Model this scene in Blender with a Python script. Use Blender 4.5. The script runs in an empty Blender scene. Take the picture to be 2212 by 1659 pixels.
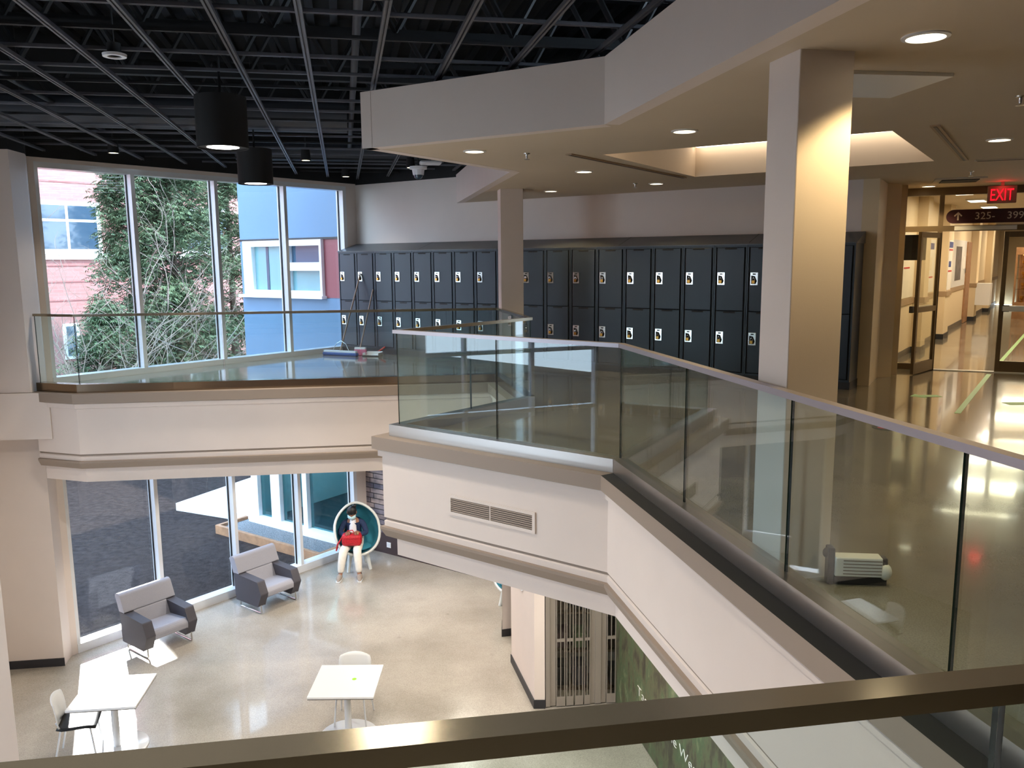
import bpy, math, random
from mathutils import Vector, Matrix
random.seed(7)
C = bpy.context.scene.collection
PI = math.pi
# ------------------------------------------------------------------ camera frame
EYE = Vector((0, 0, 1.72))
PITCH, ROLL = math.radians(8.55), math.radians(0.49)
FPX, PCX, PCY = 1780.0, 1106.0, 829.5
FWD = Vector((0, math.cos(PITCH), -math.sin(PITCH)))
_r0, _u0 = Vector((1, 0, 0)), Vector((0, math.sin(PITCH), math.cos(PITCH)))
RGT = _r0*math.cos(ROLL) - _u0*math.sin(ROLL)
UPV = _u0*math.cos(ROLL) + _r0*math.sin(ROLL)
def ray(x, y): return FWD + RGT*((x-PCX)/FPX) + UPV*((PCY-y)/FPX)
def at(x, y, z):                       # where a sight line meets a level
    d = ray(x, y); return EYE + d*((z-EYE.z)/d.z)
def on(x, y, p, q):                    # where a sight line meets an upright plane
    n = Vector((-(q[1]-p[1]), q[0]-p[0], 0)); d = ray(x, y)
    return EYE + d*(n.dot(Vector((p[0], p[1], 0)))/n.dot(d))

# ------------------------------------------------------------------ materials
def lin(c):
    return tuple(((v/255/12.92) if v/255 <= .04045 else ((v/255+.055)/1.055)**2.4) for v in c)+(1,)
class NT:
    def __init__(s, m): s.t = m.node_tree; s.n = s.t.nodes; s.l = s.t.links
    def new(s, typ, **kw):
        n = s.n.new(typ)
        for k, v in kw.items():
            if k[0] == 'i' and k[1:].isdigit(): n.inputs[int(k[1:])].default_value = v
            else: setattr(n, k, v)
        return n
    def link(s, a, b): s.l.new(a, b)
def mat(name, rgb, rough=.6, metal=0, var=0, scale=8, bump=0, bscale=60, spec=.5, coat=0, emit=None, estr=0):
    m = bpy.data.materials.new(name); m.use_nodes = True
    t = NT(m); b = t.n['Principled BSDF']; c = lin(rgb)
    b.inputs['Base Color'].default_value = c; b.inputs['Roughness'].default_value = rough
    b.inputs['Metallic'].default_value = metal; b.inputs['Specular IOR Level'].default_value = spec
    if coat: b.inputs['Coat Weight'].default_value = coat; b.inputs['Coat Roughness'].default_value = .08
    if emit: b.inputs['Emission Color'].default_value = lin(emit); b.inputs['Emission Strength'].default_value = estr
    tc = t.new('ShaderNodeTexCoord')
    if var:
        nz = t.new('ShaderNodeTexNoise'); nz.inputs['Scale'].default_value = scale; nz.inputs['Detail'].default_value = 6
        t.link(tc.outputs['Object'], nz.inputs['Vector'])
        rp = t.new('ShaderNodeValToRGB')
        rp.color_ramp.elements[0].color = tuple(v*(1-var) for v in c[:3])+(1,)
        rp.color_ramp.elements[1].color = tuple(min(1, v*(1+var)) for v in c[:3])+(1,)
        rp.color_ramp.elements[0].position = .3; rp.color_ramp.elements[1].position = .7
        t.link(nz.outputs['Fac'], rp.inputs['Fac']); t.link(rp.outputs['Color'], b.inputs['Base Color'])
    if bump:
        nb = t.new('ShaderNodeTexNoise'); nb.inputs['Scale'].default_value = bscale
        t.link(tc.outputs['Object'], nb.inputs['Vector'])
        bp = t.new('ShaderNodeBump'); bp.inputs['Strength'].default_value = bump; bp.inputs['Distance'].default_value = .02
        t.link(nb.outputs['Fac'], bp.inputs['Height']); t.link(bp.outputs['Normal'], b.inputs['Normal'])
    return m
def glass_mat(name, tint, base=.045, power=5.0):
    m = bpy.data.materials.new(name); m.use_nodes = True; t = NT(m)
    t.n.remove(t.n['Principled BSDF']); out = t.n['Material Output']
    g = t.new('ShaderNodeNewGeometry'); dp = t.new('ShaderNodeVectorMath', operation='DOT_PRODUCT')
    t.link(g.outputs['Normal'], dp.inputs[0]); t.link(g.outputs['Incoming'], dp.inputs[1])
    ab = t.new('ShaderNodeMath', operation='ABSOLUTE'); t.link(dp.outputs['Value'], ab.inputs[0])
    om = t.new('ShaderNodeMath', operation='SUBTRACT', i0=1.0); t.link(ab.outputs[0], om.inputs[1])
    pw = t.new('ShaderNodeMath', operation='POWER', i1=power); t.link(om.outputs[0], pw.inputs[0])
    ma = t.new('ShaderNodeMath', operation='MULTIPLY_ADD', i1=1-base, i2=base); t.link(pw.outputs[0], ma.inputs[0])
    tr = t.new('ShaderNodeBsdfTransparent'); tr.inputs[0].default_value = lin(tint)
    gl = t.new('ShaderNodeBsdfGlossy'); gl.inputs['Roughness'].default_value = 0
    mx = t.new('ShaderNodeMixShader'); t.link(ma.outputs[0], mx.inputs[0])
    t.link(tr.outputs[0], mx.inputs[1]); t.link(gl.outputs[0], mx.inputs[2]); t.link(mx.outputs[0], out.inputs[0])
    return m
def emis(name, rgb, s):
    m = bpy.data.materials.new(name); m.use_nodes = True; t = NT(m); t.n.remove(t.n['Principled BSDF'])
    e = t.new('ShaderNodeEmission'); e.inputs[0].default_value = lin(rgb); e.inputs[1].default_value = s
    t.link(e.outputs[0], t.n['Material Output'].inputs[0]); return m
def floor_mat(name, rgb, blotch, rough=.16):
    m = bpy.data.materials.new(name); m.use_nodes = True; t = NT(m); b = t.n['Principled BSDF']
    tc = t.new('ShaderNodeTexCoord')
    n1 = t.new('ShaderNodeTexNoise'); n1.inputs['Scale'].default_value = .9; n1.inputs['Detail'].default_value = 8
    n2 = t.new('ShaderNodeTexNoise'); n2.inputs['Scale'].default_value = 130; n2.inputs['Detail'].default_value = 2
    n3 = t.new('ShaderNodeTexVoronoi'); n3.inputs['Scale'].default_value = 1.7
    for n in (n1, n2, n3): t.link(tc.outputs['Object'], n.inputs['Vector'])
    r1 = t.new('ShaderNodeValToRGB'); r1.color_ramp.elements[0].color = lin(blotch); r1.color_ramp.elements[1].color = lin(rgb)
    r1.color_ramp.elements[0].position = .32; r1.color_ramp.elements[1].position = .62
    t.link(n1.outputs['Fac'], r1.inputs['Fac'])
    r2 = t.new('ShaderNodeValToRGB'); r2.color_ramp.elements[0].position = .33; r2.color_ramp.elements[1].position = .6
    r2.color_ramp.elements[0].color = (.55, .55, .55, 1); r2.color_ramp.elements[1].color = (1.06, 1.06, 1.06, 1)
    t.link(n2.outputs['Fac'], r2.inputs['Fac'])
    mm = t.new('ShaderNodeMix', data_type='RGBA', blend_type='MULTIPLY'); mm.inputs[0].default_value = .6
    t.link(r1.outputs[0], mm.inputs[6]); t.link(r2.outputs[0], mm.inputs[7])
    r3 = t.new('ShaderNodeValToRGB'); r3.color_ramp.elements[0].position = .035; r3.color_ramp.elements[1].position = .09
    r3.color_ramp.elements[0].color = (.72, .72, .72, 1); r3.color_ramp.elements[1].color = (1, 1, 1, 1)
    t.link(n3.outputs['Distance'], r3.inputs['Fac'])
    m2 = t.new('ShaderNodeMix', data_type='RGBA', blend_type='MULTIPLY'); m2.inputs[0].default_value = .7
    t.link(mm.outputs[2], m2.inputs[6]); t.link(r3.outputs[0], m2.inputs[7])
    t.link(m2.outputs[2], b.inputs['Base Color'])
    mr = t.new('ShaderNodeMapRange'); mr.inputs[3].default_value = rough*.7; mr.inputs[4].default_value = rough*1.5
    t.link(n1.outputs['Fac'], mr.inputs[0]); t.link(mr.outputs[0], b.inputs['Roughness'])
    b.inputs['Specular IOR Level'].default_value = .42; b.inputs['Coat Weight'].default_value = .5; b.inputs['Coat Roughness'].default_value = .05
    return m
def brick_mat(name, c1, c2, mortar, scale, bw=.5, rh=.25, ms=.02, offset=.5, rough=.85, sq=1.0, bump=.3, noisy=0):
    m = bpy.data.materials.new(name); m.use_nodes = True; t = NT(m); b = t.n['Principled BSDF']
    tc = t.new('ShaderNodeTexCoord'); br = t.new('ShaderNodeTexBrick'); uv = t.new('ShaderNodeUVMap')
    br.inputs['Color1'].default_value = lin(c1); br.inputs['Color2'].default_value = lin(c2); br.inputs['Mortar'].default_value = lin(mortar)
    br.inputs['Scale'].default_value = scale; br.inputs['Brick Width'].default_value = bw; br.inputs['Row Height'].default_value = rh
    br.inputs['Mortar Size'].default_value = ms; br.offset = offset; br.squash = sq
    t.link(uv.outputs['UV'], br.inputs['Vector'])
    if noisy:
        nz = t.new('ShaderNodeTexNoise'); nz.inputs['Scale'].default_value = noisy; t.link(uv.outputs['UV'], nz.inputs['Vector'])
        rp = t.new('ShaderNodeValToRGB'); rp.color_ramp.elements[0].color = (.5, .5, .55, 1); rp.color_ramp.elements[1].color = (1.25, 1.2, 1.15, 1)
        rp.color_ramp.elements[0].position = .35; rp.color_ramp.elements[1].position = .65
        t.link(nz.outputs['Fac'], rp.inputs['Fac'])
        mx = t.new('ShaderNodeMix', data_type='RGBA', blend_type='MULTIPLY'); mx.inputs[0].default_value = 1
        t.link(br.outputs['Color'], mx.inputs[6]); t.link(rp.outputs[0], mx.inputs[7]); t.link(mx.outputs[2], b.inputs['Base Color'])
    else: t.link(br.outputs['Color'], b.inputs['Base Color'])
    bp = t.new('ShaderNodeBump'); bp.inputs['Strength'].default_value = bump; bp.inputs['Distance'].default_value = .03; bp.invert = True
    t.link(br.outputs['Fac'], bp.inputs['Height']); t.link(bp.outputs['Normal'], b.inputs['Normal'])
    b.inputs['Roughness'].default_value = rough
    return m
M = dict(
 wall=mat('cream wall paint', (224, 211, 203), .55, var=.015, scale=3, bump=.04, bscale=220),
 tan=mat('taupe moulding paint', (148, 132, 119), .5),
 ceil=mat('cream ceiling paint', (204, 188, 166), .7, var=.015, scale=2),
 black=mat('matt black deck paint', (17, 18, 20), .8, var=.3, scale=5),
 steelblk=mat('black steel', (24, 25, 28), .55, var=.2, scale=9),
 strut=mat('dull zinc strut', (92, 92, 98), .5, metal=.35, var=.1, scale=14),
 duct=mat('dark grey duct paint', (56, 58, 64), .6),
 concrete=floor_mat('polished balcony concrete', (136, 129, 115), (108, 101, 90), .13),
 concrete2=floor_mat('polished ground concrete', (186, 178, 167), (160, 152, 141), .2),
 locker=mat('charcoal locker enamel', (40, 51, 65), .38, var=.05, scale=2, spec=.45),
 lockergap=mat('locker shadow black', (14, 15, 18), .7),
 hood=mat('locker hood enamel', (70, 74, 80), .32, var=.08, scale=1.2),
 chrome=mat('chrome', (205, 205, 202), .16, metal=1),
 brass=mat('brass padlock', (176, 128, 62), .3, metal=1),
 steel=mat('brushed stainless', (186, 180, 174), .32, metal=1),
 darksteel=mat('bronze tinted stainless', (138, 122, 104), .2, metal=1),
 cap=mat('satin aluminium cap', (168, 163, 170), .42, metal=.65),
 bronzecap=mat('bronze brown cap', (160, 152, 136), .17, metal=.9),
 alum=mat('window aluminium', (224, 226, 230), .35, coat=.6),
 bronze=mat('bronze anodised frame', (118, 102, 82), .4, metal=.5),
 white=mat('white laminate', (236, 236, 236), .3),
 plast=mat('white plastic', (228, 228, 232), .35),
 dark=mat('black plastic', (28, 28, 30), .5),
 base=mat('black vinyl base', (40, 40, 44), .5),
 basegrey=mat('grey vinyl base', (98, 90, 82), .5),
 edge=mat('dark green glass edge', (26, 48, 46), .25),
 greyfab=mat('light grey upholstery', (158, 158, 168), .8, var=.05, scale=120),
 darkfab=mat('charcoal upholstery', (74, 72, 80), .7, var=.06, scale=120),
 teal=mat('teal felt', (46, 126, 148), .85, var=.08, scale=90),
 fglass=mat('white shell', (222, 226, 224), .22, spec=.6),
 pend=mat('black fabric drum', (17, 17, 19), .75, var=.15, scale=150),
 wood=mat('timber', (158, 118, 86), .6, var=.2, scale=9),
 handle=mat('grey wooden handle', (150, 130, 118), .55),
 blue=mat('blue bristle', (44, 84, 150), .8, var=.3, scale=90),
 pink=mat('pink bristle', (214, 120, 150), .8, var=.3, scale=90),
 red=mat('red plastic', (196, 60, 52), .4),
 bag=mat('red quilted nylon', (186, 24, 38), .42, var=.25, scale=40, bump=.5, bscale=45),
 skin=mat('brown skin', (150, 104, 80), .5),
 hair=mat('black hair', (20, 18, 20), .45, var=.3, scale=60),
 denim=mat('dark blue denim', (30, 48, 84), .8, var=.25, scale=55),
 mask=mat('pale blue face mask', (188, 222, 228), .7),
 shirt=mat('white cotton', (226, 226, 232), .8),
 pants=mat('off white trousers', (232, 226, 216), .8, var=.05, scale=20, bump=.3, bscale=18),
 shoe=mat('beige trainers', (150, 136, 124), .6, var=.15, scale=60),
 shoedark=mat('brown shoe upper', (92, 78, 78), .7),
 soil=mat('trodden soil', (56, 50, 48), .95, var=.3, scale=8.0, bump=.7, bscale=22, spec=.05),
 gravel=mat('gravel', (112, 116, 118), .9, var=.5, scale=40, bump=.8, bscale=40),
 pad=mat('pale concrete slab', (232, 234, 236), .8, var=.03, scale=4),
 bluepanel=mat('slate blue cladding', (96, 126, 154), .5, var=.02, scale=1),
 redpanel=mat('red cladding', (140, 70, 74), .5),
 whitefr=mat('white window frame', (240, 240, 240), .45),
 wingglass=mat('teal building glass', (118, 160, 166), .08, spec=1.0),
 darkglass=mat('dark building glass', (62, 84, 104), .06, spec=1.0),
 carpet=mat('teal grey carpet', (56, 78, 86), .95, var=.3, scale=30),
 leaf=mat('cedar foliage', (92, 110, 80), .7, var=.4, scale=1.3),
 bark=mat('bark', (92, 76, 64), .9, var=.3, scale=12),
 twig=mat('bare twig', (138, 124, 114), .85),
 green=mat('green tape', (136, 190, 112), .5),
 maroon=mat('maroon sign', (58, 28, 38), .4),
 signtxt=mat('grey lettering', (206, 196, 186), .5),
 letters=mat('white lettering', (240, 240, 238), .5, emit=None),
 exitbox=mat('grey exit housing', (120, 104, 84), .5),
 exitred=emis('exit red', (255, 20, 36), 2.2),
 lamp=emis('warm lamp lens', (255, 238, 200), 7.0),
 lampdim=emis('soft lamp lens', (255, 238, 206), 1.6),
 lampw=emis('white lamp lens', (255, 248, 240), 12.0),
 lampglint=emis('rail glint lens', (255, 240, 214), 80.0),
 cove=emis('cove light lens', (255, 236, 214), 6.0),
 tube=emis('corridor light lens', (255, 246, 230), 5.0),
 caselight=emis('display case lamp', (255, 196, 120), 3.0),
 paper=mat('paper', (236, 232, 226), .7), board=mat('pin board', (232, 222, 200), .7),
 bluepaper=mat('blue print', (50, 70, 140), .6), redpaper=mat('red print', (196, 44, 52), .6),
 photo=mat('photo print', (84, 80, 84), .5, var=.6, scale=6),
 corrwall=mat('yellow cream corridor paint', (226, 206, 172), .6), 
 rail=mat('taupe chair rail', (168, 142, 112), .5),
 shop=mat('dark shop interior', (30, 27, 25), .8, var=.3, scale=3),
 shelfwood=mat('shop shelf', (86, 70, 54), .7),
 gate=mat('grey gate slat', (150, 142, 134), .4, metal=.3),
 pane=glass_mat('window glass', (252, 254, 254), .02),
 rpane=glass_mat('railing glass', (242, 250, 250), .05, 4.2),
 wpane=glass_mat('teal storefront glass', (176, 216, 222), .03),
 dpane=glass_mat('door glass', (250, 250, 246), .03),
 brickline=mat('brick joint shadow', (154, 104, 102), .9),
 brick=brick_mat('red brick', (184, 132, 128), (176, 122, 118), (184, 138, 134), 1.0, .4, .13, .010),
 stone=brick_mat('ledge stone', (172, 152, 144), (112, 108, 122), (44, 40, 42), 1.0, .34, .105, .008, .37, .8, 1.3, .9, noisy=4.2),
)
M['mural'] = mat('forest mural print', (70, 84, 58), .55)
def _mural():
    t = NT(M['mural']); b = t.n['Principled BSDF']; tc = t.new('ShaderNodeTexCoord')
    mp = t.new('ShaderNodeMapping'); mp.inputs['Scale'].default_value = (2.2, 2.2, .75); mp.inputs['Rotation'].default_value = (.5, .3, 0)
    nz = t.new('ShaderNodeTexNoise'); nz.inputs['Scale'].default_value = 3.2; nz.inputs['Detail'].default_value = 9; nz.inputs['Roughness'].default_value = .62
    t.link(tc.outputs['Object'], mp.inputs[0]); t.link(mp.outputs[0], nz.inputs['Vector'])
    r = t.new('ShaderNodeValToRGB'); e = r.color_ramp.elements
    e[0].position = .28; e[0].color = lin((46, 46, 38)); e[1].position = .8; e[1].color = lin((120, 150, 112))
    for p, c in ((.42, (70, 66, 52)), (.5, (92, 94, 68)), (.57, (74, 92, 64)), (.66, (118, 124, 92))):
        x = e.new(p); x.color = lin(c)
    t.link(nz.outputs['Fac'], r.inputs['Fac']); t.link(r.outputs[0], b.inputs['Base Color'])
_mural()

# ------------------------------------------------------------------ mesh builder
class MB:
    def __init__(s): s.v = []; s.f = []; s.m = []; s.sm = []; s.T = Matrix.Identity(4); s.uv = None
    def add(s, vs, fs, mi=0, sm=False):
        o = len(s.v); s.v += [tuple(s.T @ Vector(p)) for p in vs]
        for f in fs: s.f.append([o+i for i in f]); s.m.append(mi); s.sm.append(sm)
        return s
    def box(s, x0, x1, y0, y1, z0, z1, mi=0):
        return s.add([(x0,y0,z0),(x1,y0,z0),(x1,y1,z0),(x0,y1,z0),(x0,y0,z1),(x1,y0,z1),(x1,y1,z1),(x0,y1,z1)],
                     [(0,3,2,1),(4,5,6,7),(0,1,5,4),(1,2,6,5),(2,3,7,6),(3,0,4,7)], mi)
    def prism(s, poly, z0, z1, mi=0, sm=False):      # ccw polygon, flat caps
        n = len(poly); a = sum(poly[i][0]*poly[(i+1)%n][1]-poly[(i+1)%n][0]*poly[i][1] for i in range(n))
        if a < 0: poly = poly[::-1]
        s.add([(x,y,z0) for x,y in poly]+[(x,y,z1) for x,y in poly],
              [tuple(range(n-1,-1,-1)), tuple(range(n,2*n))], mi)
        s.add([(x,y,z0) for x,y in poly]+[(x,y,z1) for x,y in poly],
              [(i,(i+1)%n,n+(i+1)%n,n+i) for i in range(n)], mi, sm)
        return s
    def wallseg(s, p, q, t, z0, z1, mi=0):           # slab from p to q, thickness t to the left of p->q
        d = Vector((q[0]-p[0], q[1]-p[1])).normalized(); n = Vector((-d.y, d.x))*t
        return s.prism([(p[0],p[1]),(q[0],q[1]),(q[0]+n.x,q[1]+n.y),(p[0]+n.x,p[1]+n.y)], z0, z1, mi)
    def tube(s, pts, r, n=8, mi=0, caps=True, r2=None):
        pts = [Vector(p) for p in pts]; rings = []; k = len(pts)
        up = None
        for i, p in enumerate(pts):
            t = ((pts[min(i+1,k-1)]-pts[max(i-1,0)])).normalized()
            if up is None:
                up = t.orthogonal().normalized()
            up = (up - t*up.dot(t)).normalized(); b = t.cross(up)
            rr = r if r2 is None else r+(r2-r)*i/(k-1)
            if isinstance(r, (list, tuple)): rr = r[i]
            rings.append([p+up*math.cos(2*PI*j/n)*rr+b*math.sin(2*PI*j/n)*rr for j in range(n)])
        vs = [p for R in rings for p in R]; fs = []
        for i in range(k-1):
            for j in range(n): fs.append((i*n+j, i*n+(j+1)%n, (i+1)*n+(j+1)%n, (i+1)*n+j))
        s.add(vs, fs, mi, True)
        if caps: s.add(rings[0], [tuple(range(n-1,-1,-1))], mi); s.add(rings[-1], [tuple(range(n))], mi)
        return s
    def lathe(s, prof, n=24, mi=0, c=(0,0,0), sm=True, close=True):
        vs = []; fs = []; k = len(prof)
        for r, z in prof:
            for j in range(n): vs.append((c[0]+r*math.cos(2*PI*j/n), c[1]+r*math.sin(2*PI*j/n), c[2]+z))
        for i in range(k-1):
            for j in range(n): fs.append((i*n+j, i*n+(j+1)%n, (i+1)*n+(j+1)%n, (i+1)*n+j))
        s.add(vs, fs, mi, sm)
        if close:
            s.add(vs[:n], [tuple(range(n-1,-1,-1))], mi); s.add(vs[-n:], [tuple(range(n))], mi)
        return s
    def ball(s, c, rx, ry=None, rz=None, n=16, k=10, mi=0):
        ry = ry or rx; rz = rz or rx; vs = []; fs = []
        for i in range(k+1):
            a = -PI/2+PI*i/k
            for j in range(n): vs.append((c[0]+rx*math.cos(a)*math.cos(2*PI*j/n), c[1]+ry*math.cos(a)*math.sin(2*PI*j/n), c[2]+rz*math.sin(a)))
        for i in range(k):
            for j in range(n): fs.append((i*n+j, i*n+(j+1)%n, (i+1)*n+(j+1)%n, (i+1)*n+j))
        return s.add(vs, fs, mi, True)
    def grid(s, fn, nu, nv, mi=0, closed_u=False):
        vs = [fn(i/(nu if closed_u else nu-1), j/(nv-1)) for j in range(nv) for i in range(nu)]; fs = []
        for j in range(nv-1):
            for i in range(nu if closed_u else nu-1): fs.append((j*nu+i, j*nu+(i+1)%nu, (j+1)*nu+(i+1)%nu, (j+1)*nu+i))
        return s.add(vs, fs, mi, True)
    def build(s, name, mats, parent=None, bevel=0, solid=0, sub=0, kind=None, ang=.7, uvscale=None):
        me = bpy.data.meshes.new(name); me.from_pydata(s.v, [], s.f)
        if not isinstance(mats, (list, tuple)): mats = [mats]
        for m in mats: me.materials.append(M[m] if isinstance(m, str) else m)
        me.polygons.foreach_set('material_index', s.m); me.polygons.foreach_set('use_smooth', s.sm)
        me.update()
        if any(s.sm): me.set_sharp_from_angle(angle=ang)
        o = bpy.data.objects.new(name, me); C.objects.link(o)
        if parent: o.parent = parent
        if solid: md = o.modifiers.new('solid', 'SOLIDIFY'); md.thickness = solid; md.offset = 0
        if bevel: md = o.modifiers.new('bevel', 'BEVEL'); md.width = bevel; md.segments = 2; md.limit_method = 'ANGLE'
        if sub: md = o.modifiers.new('sub', 'SUBSURF'); md.levels = md.render_levels = sub
        if kind: o['kind'] = kind
        return o
def box_uv(o, ax):                    # planar uv along direction ax (unit xy) and z, in metres
    me = o.data; uv = me.uv_layers.new(name='UVMap')
    for l in me.loops:
        v = me.vertices[l.vertex_index].co; uv.data[l.index].uv = (v.x*ax[0]+v.y*ax[1], v.z)
def tag(o, label, cat, group=None):
    o['label'] = label; o['category'] = cat
    if group: o['group'] = group
    return o
def thing(name, label, cat, loc=(0,0,0), rz=0, group=None):
    o = bpy.data.objects.new(name, None); C.objects.link(o); o.location = loc; o.rotation_euler = (0,0,rz)
    o.empty_display_size = .1
    return tag(o, label, cat, group)
def copy_tree(o, parent=None):
    c = o.copy(); C.objects.link(c)
    if parent: c.parent = parent
    for ch in list(o.children): copy_tree(ch, c)
    return c
ORD = ['first','second','third','fourth','fifth','sixth','seventh','eighth','ninth','tenth','eleventh','twelfth','thirteenth',
       'fourteenth','fifteenth','sixteenth','seventeenth','eighteenth','nineteenth','twentieth']
def text_mesh(body, size, extrude=.002, thin=0):
    cu = bpy.data.curves.new('t', 'FONT'); cu.body = body; cu.size = size; cu.extrude = extrude; cu.resolution_u = 3; cu.offset = -thin
    ob = bpy.data.objects.new('t', cu); C.objects.link(ob)
    dg = bpy.context.evaluated_depsgraph_get(); dg.update()
    me = bpy.data.meshes.new_from_object(ob.evaluated_get(dg)); bpy.data.objects.remove(ob); return me
def light(name, typ, loc, energy, color=(1,1,1), size=.2, target=None, parent=None, **kw):
    l = bpy.data.lights.new(name, typ); l.energy = energy; l.color = color
    if typ == 'AREA': l.size = size
    elif typ == 'SPOT': l.shadow_soft_size = size
    for k, v in kw.items(): setattr(l, k, v)
    o = bpy.data.objects.new(name, l); C.objects.link(o); o.location = loc
    if target is not None: o.rotation_euler = (Vector(target)-Vector(loc)).to_track_quat('-Z', 'Y').to_euler()
    if parent: o.parent = parent
    return o
# ================================================================== PLAN (metres; upper floor at 0, lower floor LF)
LF, CZ, BT = -4.15, 2.73, 3.22          # lower floor, upper ceiling, top of the ceiling band
SOF = -1.24                             # underside of the balconies
W0, L1, CC, BB, AA, KK, NN, MN = (-6.50,11.24), (-5.84,11.02), (-.19,11.72), (.22,9.69), (-1.13,8.06), (.88,6.56), (1.965,1.425), (-7.9,-.16)
RAILP = [W0, L1, CC, BB, AA, KK, NN, MN]
def offset(pts, d):                     # shift a polyline to its right by d with mitred corners
    out = []; n = len(pts)
    for i in range(n):
        ns = []
        for a, b in ((i-1, i), (i, i+1)):
            if 0 <= a and b < n:
                v = Vector((pts[b][0]-pts[a][0], pts[b][1]-pts[a][1])).normalized(); ns.append(Vector((v.y, -v.x)))
        m = sum(ns, Vector((0, 0))).normalized(); k = d/max(.25, m.dot(ns[0]))
        out.append((pts[i][0]+m.x*k, pts[i][1]+m.y*k))
    return out
LKO, LU, LN = Vector((-3.311, 15.966)), Vector((.8227, -.5685)), Vector((.5685, .8227))   # locker front line
WCR = Vector((-3.03, 16.38))            # corner of window wall and locker wall
WL, WE, WN = Vector((-6.696, 11.758)), Vector((.6256, .7801)), Vector((-.7801, .6256))     # window wall
Q0, QD, QN = Vector((5.73, 12.85)), Vector((.922, -.387)), Vector((.387, .922))            # exit doors
CD = Vector((.565, .825))               # corridor direction
def pt(o, *k):
    r = Vector((o[0], o[1]))
    for v, d in k: r = r + v*d
    return (r.x, r.y)
WALLE = pt(WCR, (LU, 9.32))             # right end of the locker wall

# ---- upper floor: big plate with the stair-void cut out
edge = offset(RAILP, .06)
far = [(-8.6,-.16), (-8.6,-4.3), (9.4,-4.3), (9.4,11.2), pt((9.4,11.2),(CD,20)), pt((5.9,13.0),(CD,20)), (5.9,13.0), Q0, (5.2,12.3), WALLE,
       tuple(WCR), tuple(WL), (-6.56,11.45)]
def plate(name, poly, z, m, up, kind='structure', holes=()):
    import bmesh
    bm = bmesh.new(); es = []
    for lp in [poly]+list(holes):
        vs = [bm.verts.new((p[0], p[1], z)) for p in lp]
        es += [bm.edges.new((vs[i], vs[(i+1) % len(vs)])) for i in range(len(vs))]
    bmesh.ops.triangle_fill(bm, edges=es, use_beauty=True)
    bm.normal_update()
    for f in bm.faces:
        if (f.normal.z > 0) != up: f.normal_flip()
    me = bpy.data.meshes.new(name); bm.to_mesh(me); bm.free(); me.materials.append(M[m])
    o = bpy.data.objects.new(name, me); C.objects.link(o); o['kind'] = kind; return o
plate('floor', edge+far, 0, 'concrete', True)
inner = offset(RAILP, .03)
plate('ceiling_lower', inner+far, SOF, 'ceil', False)
plate('floor_lower', [(-8.9,-4.3),(9.4,-4.3),(9.4,16),(3.6,16.2),pt(WCR,(LU,6.5)),tuple(WCR),tuple(WL),(-7.7,11.9)], LF, 'concrete2', True)

# ---- moulded balcony faces, one length per side of the void
PROF = [(.07,0,2),(.19,0,2),(.19,-.125,1),(.15,-.14,1),(.15,-.20,0),(.12,-.21,0),(.12,-.835,0),(.105,-.845,1),(.105,-.862,1),(.12,-.872,0),
        (.118,-.925,0),(.15,-.930,1),(.15,-.955,1),(.112,-1.035,1),(.035,-1.045,0),(.035,SOF,0),(-.4,SOF,0)]
offs = [offset(RAILP, d) for d, z, m in PROF]
for i in range(len(RAILP)-1):
    b = MB(); topm = 'lockergap' if i >= 5 else 'tan'
    for k in range(len(PROF)-2):
        p0, p1, q0, q1 = offs[k][i], offs[k][i+1], offs[k+1][i], offs[k+1][i+1]
        z0, z1 = PROF[k][1], PROF[k+1][1]
        mi = 2 if k == 0 else PROF[k+1][2] if k > 0 else 0
        b.add([(p0[0],p0[1],z0),(p1[0],p1[1],z0),(q1[0],q1[1],z1),(q0[0],q0[1],z1)], [(0,1,2,3)], mi)
    b.build('trim_%d' % (i+1), ['wall','tan',topm], kind='structure')

# ---- walls
def wall(name, segs, mats, **kw):
    b = MB()
    for p, q, t, z0, z1, mi in segs: b.wallseg(p, q, t, z0, z1, mi)
    return b.build(name, mats, kind='structure', **kw)
TOP = 4.95
w = wall('wall_back', [(tuple(WCR), WALLE, .2, SOF, 3.18, 0), (tuple(WCR), WALLE, .2, 3.18, TOP, 1)], ['wall','black'])
w = wall('wall_back_lower', [(tuple(WCR), pt(WCR,(LU,6.6)), .2, LF, SOF, 0)], ['stone']); box_uv(w, LU)
wall('wall_window', [(pt(WL,(WE,-.3)), pt(WL,(WE,6.0)), .22, SOF, -.02, 0), (pt(WL,(WE,-.3)), pt(WL,(WE,6.0)), .22, 3.14, 3.2, 0),
     (pt(WL,(WE,-.3)), pt(WL,(WE,6.0)), .22, 3.2, TOP, 1),
     (pt(WL,(WE,-.4)), pt(WL,(WE,.08)), .22, LF, 3.14, 0), (pt(WL,(WE,5.66)), pt(WL,(WE,5.92)), .22, LF, 3.14, 0)], ['wall','black'])
b = MB(); b.prism([(-6.52,11.035),(-6.57,11.5),(-6.70,11.76),(-7.7,11.95),(-7.7,10.93)], 0, 3.2)
b.prism([(-6.52,11.035),(-6.57,11.5),(-6.70,11.76),(-7.7,11.95),(-7.7,10.93)], 3.2, TOP, 1)
b.build('wall_pier_upper', ['wall','black'], kind='structure')
MB().prism([(-6.28,11.02),(-6.28,11.5),(-7.7,11.5),(-7.7,10.88)], -.64, -.005).build('trim_8', 'wall', kind='structure')
MB().prism([(-6.65,11.44),(-6.71,11.78),(-7.7,11.95),(-7.7,11.3)], LF, -.645).build('wall_pier_lower', 'wall', kind='structure')
MB().prism([(-6.635,11.425),(-6.66,11.47),(-7.7,11.33),(-7.7,11.28)], LF, LF+.12).build('baseboard_pier', 'base', kind='structure')
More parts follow.
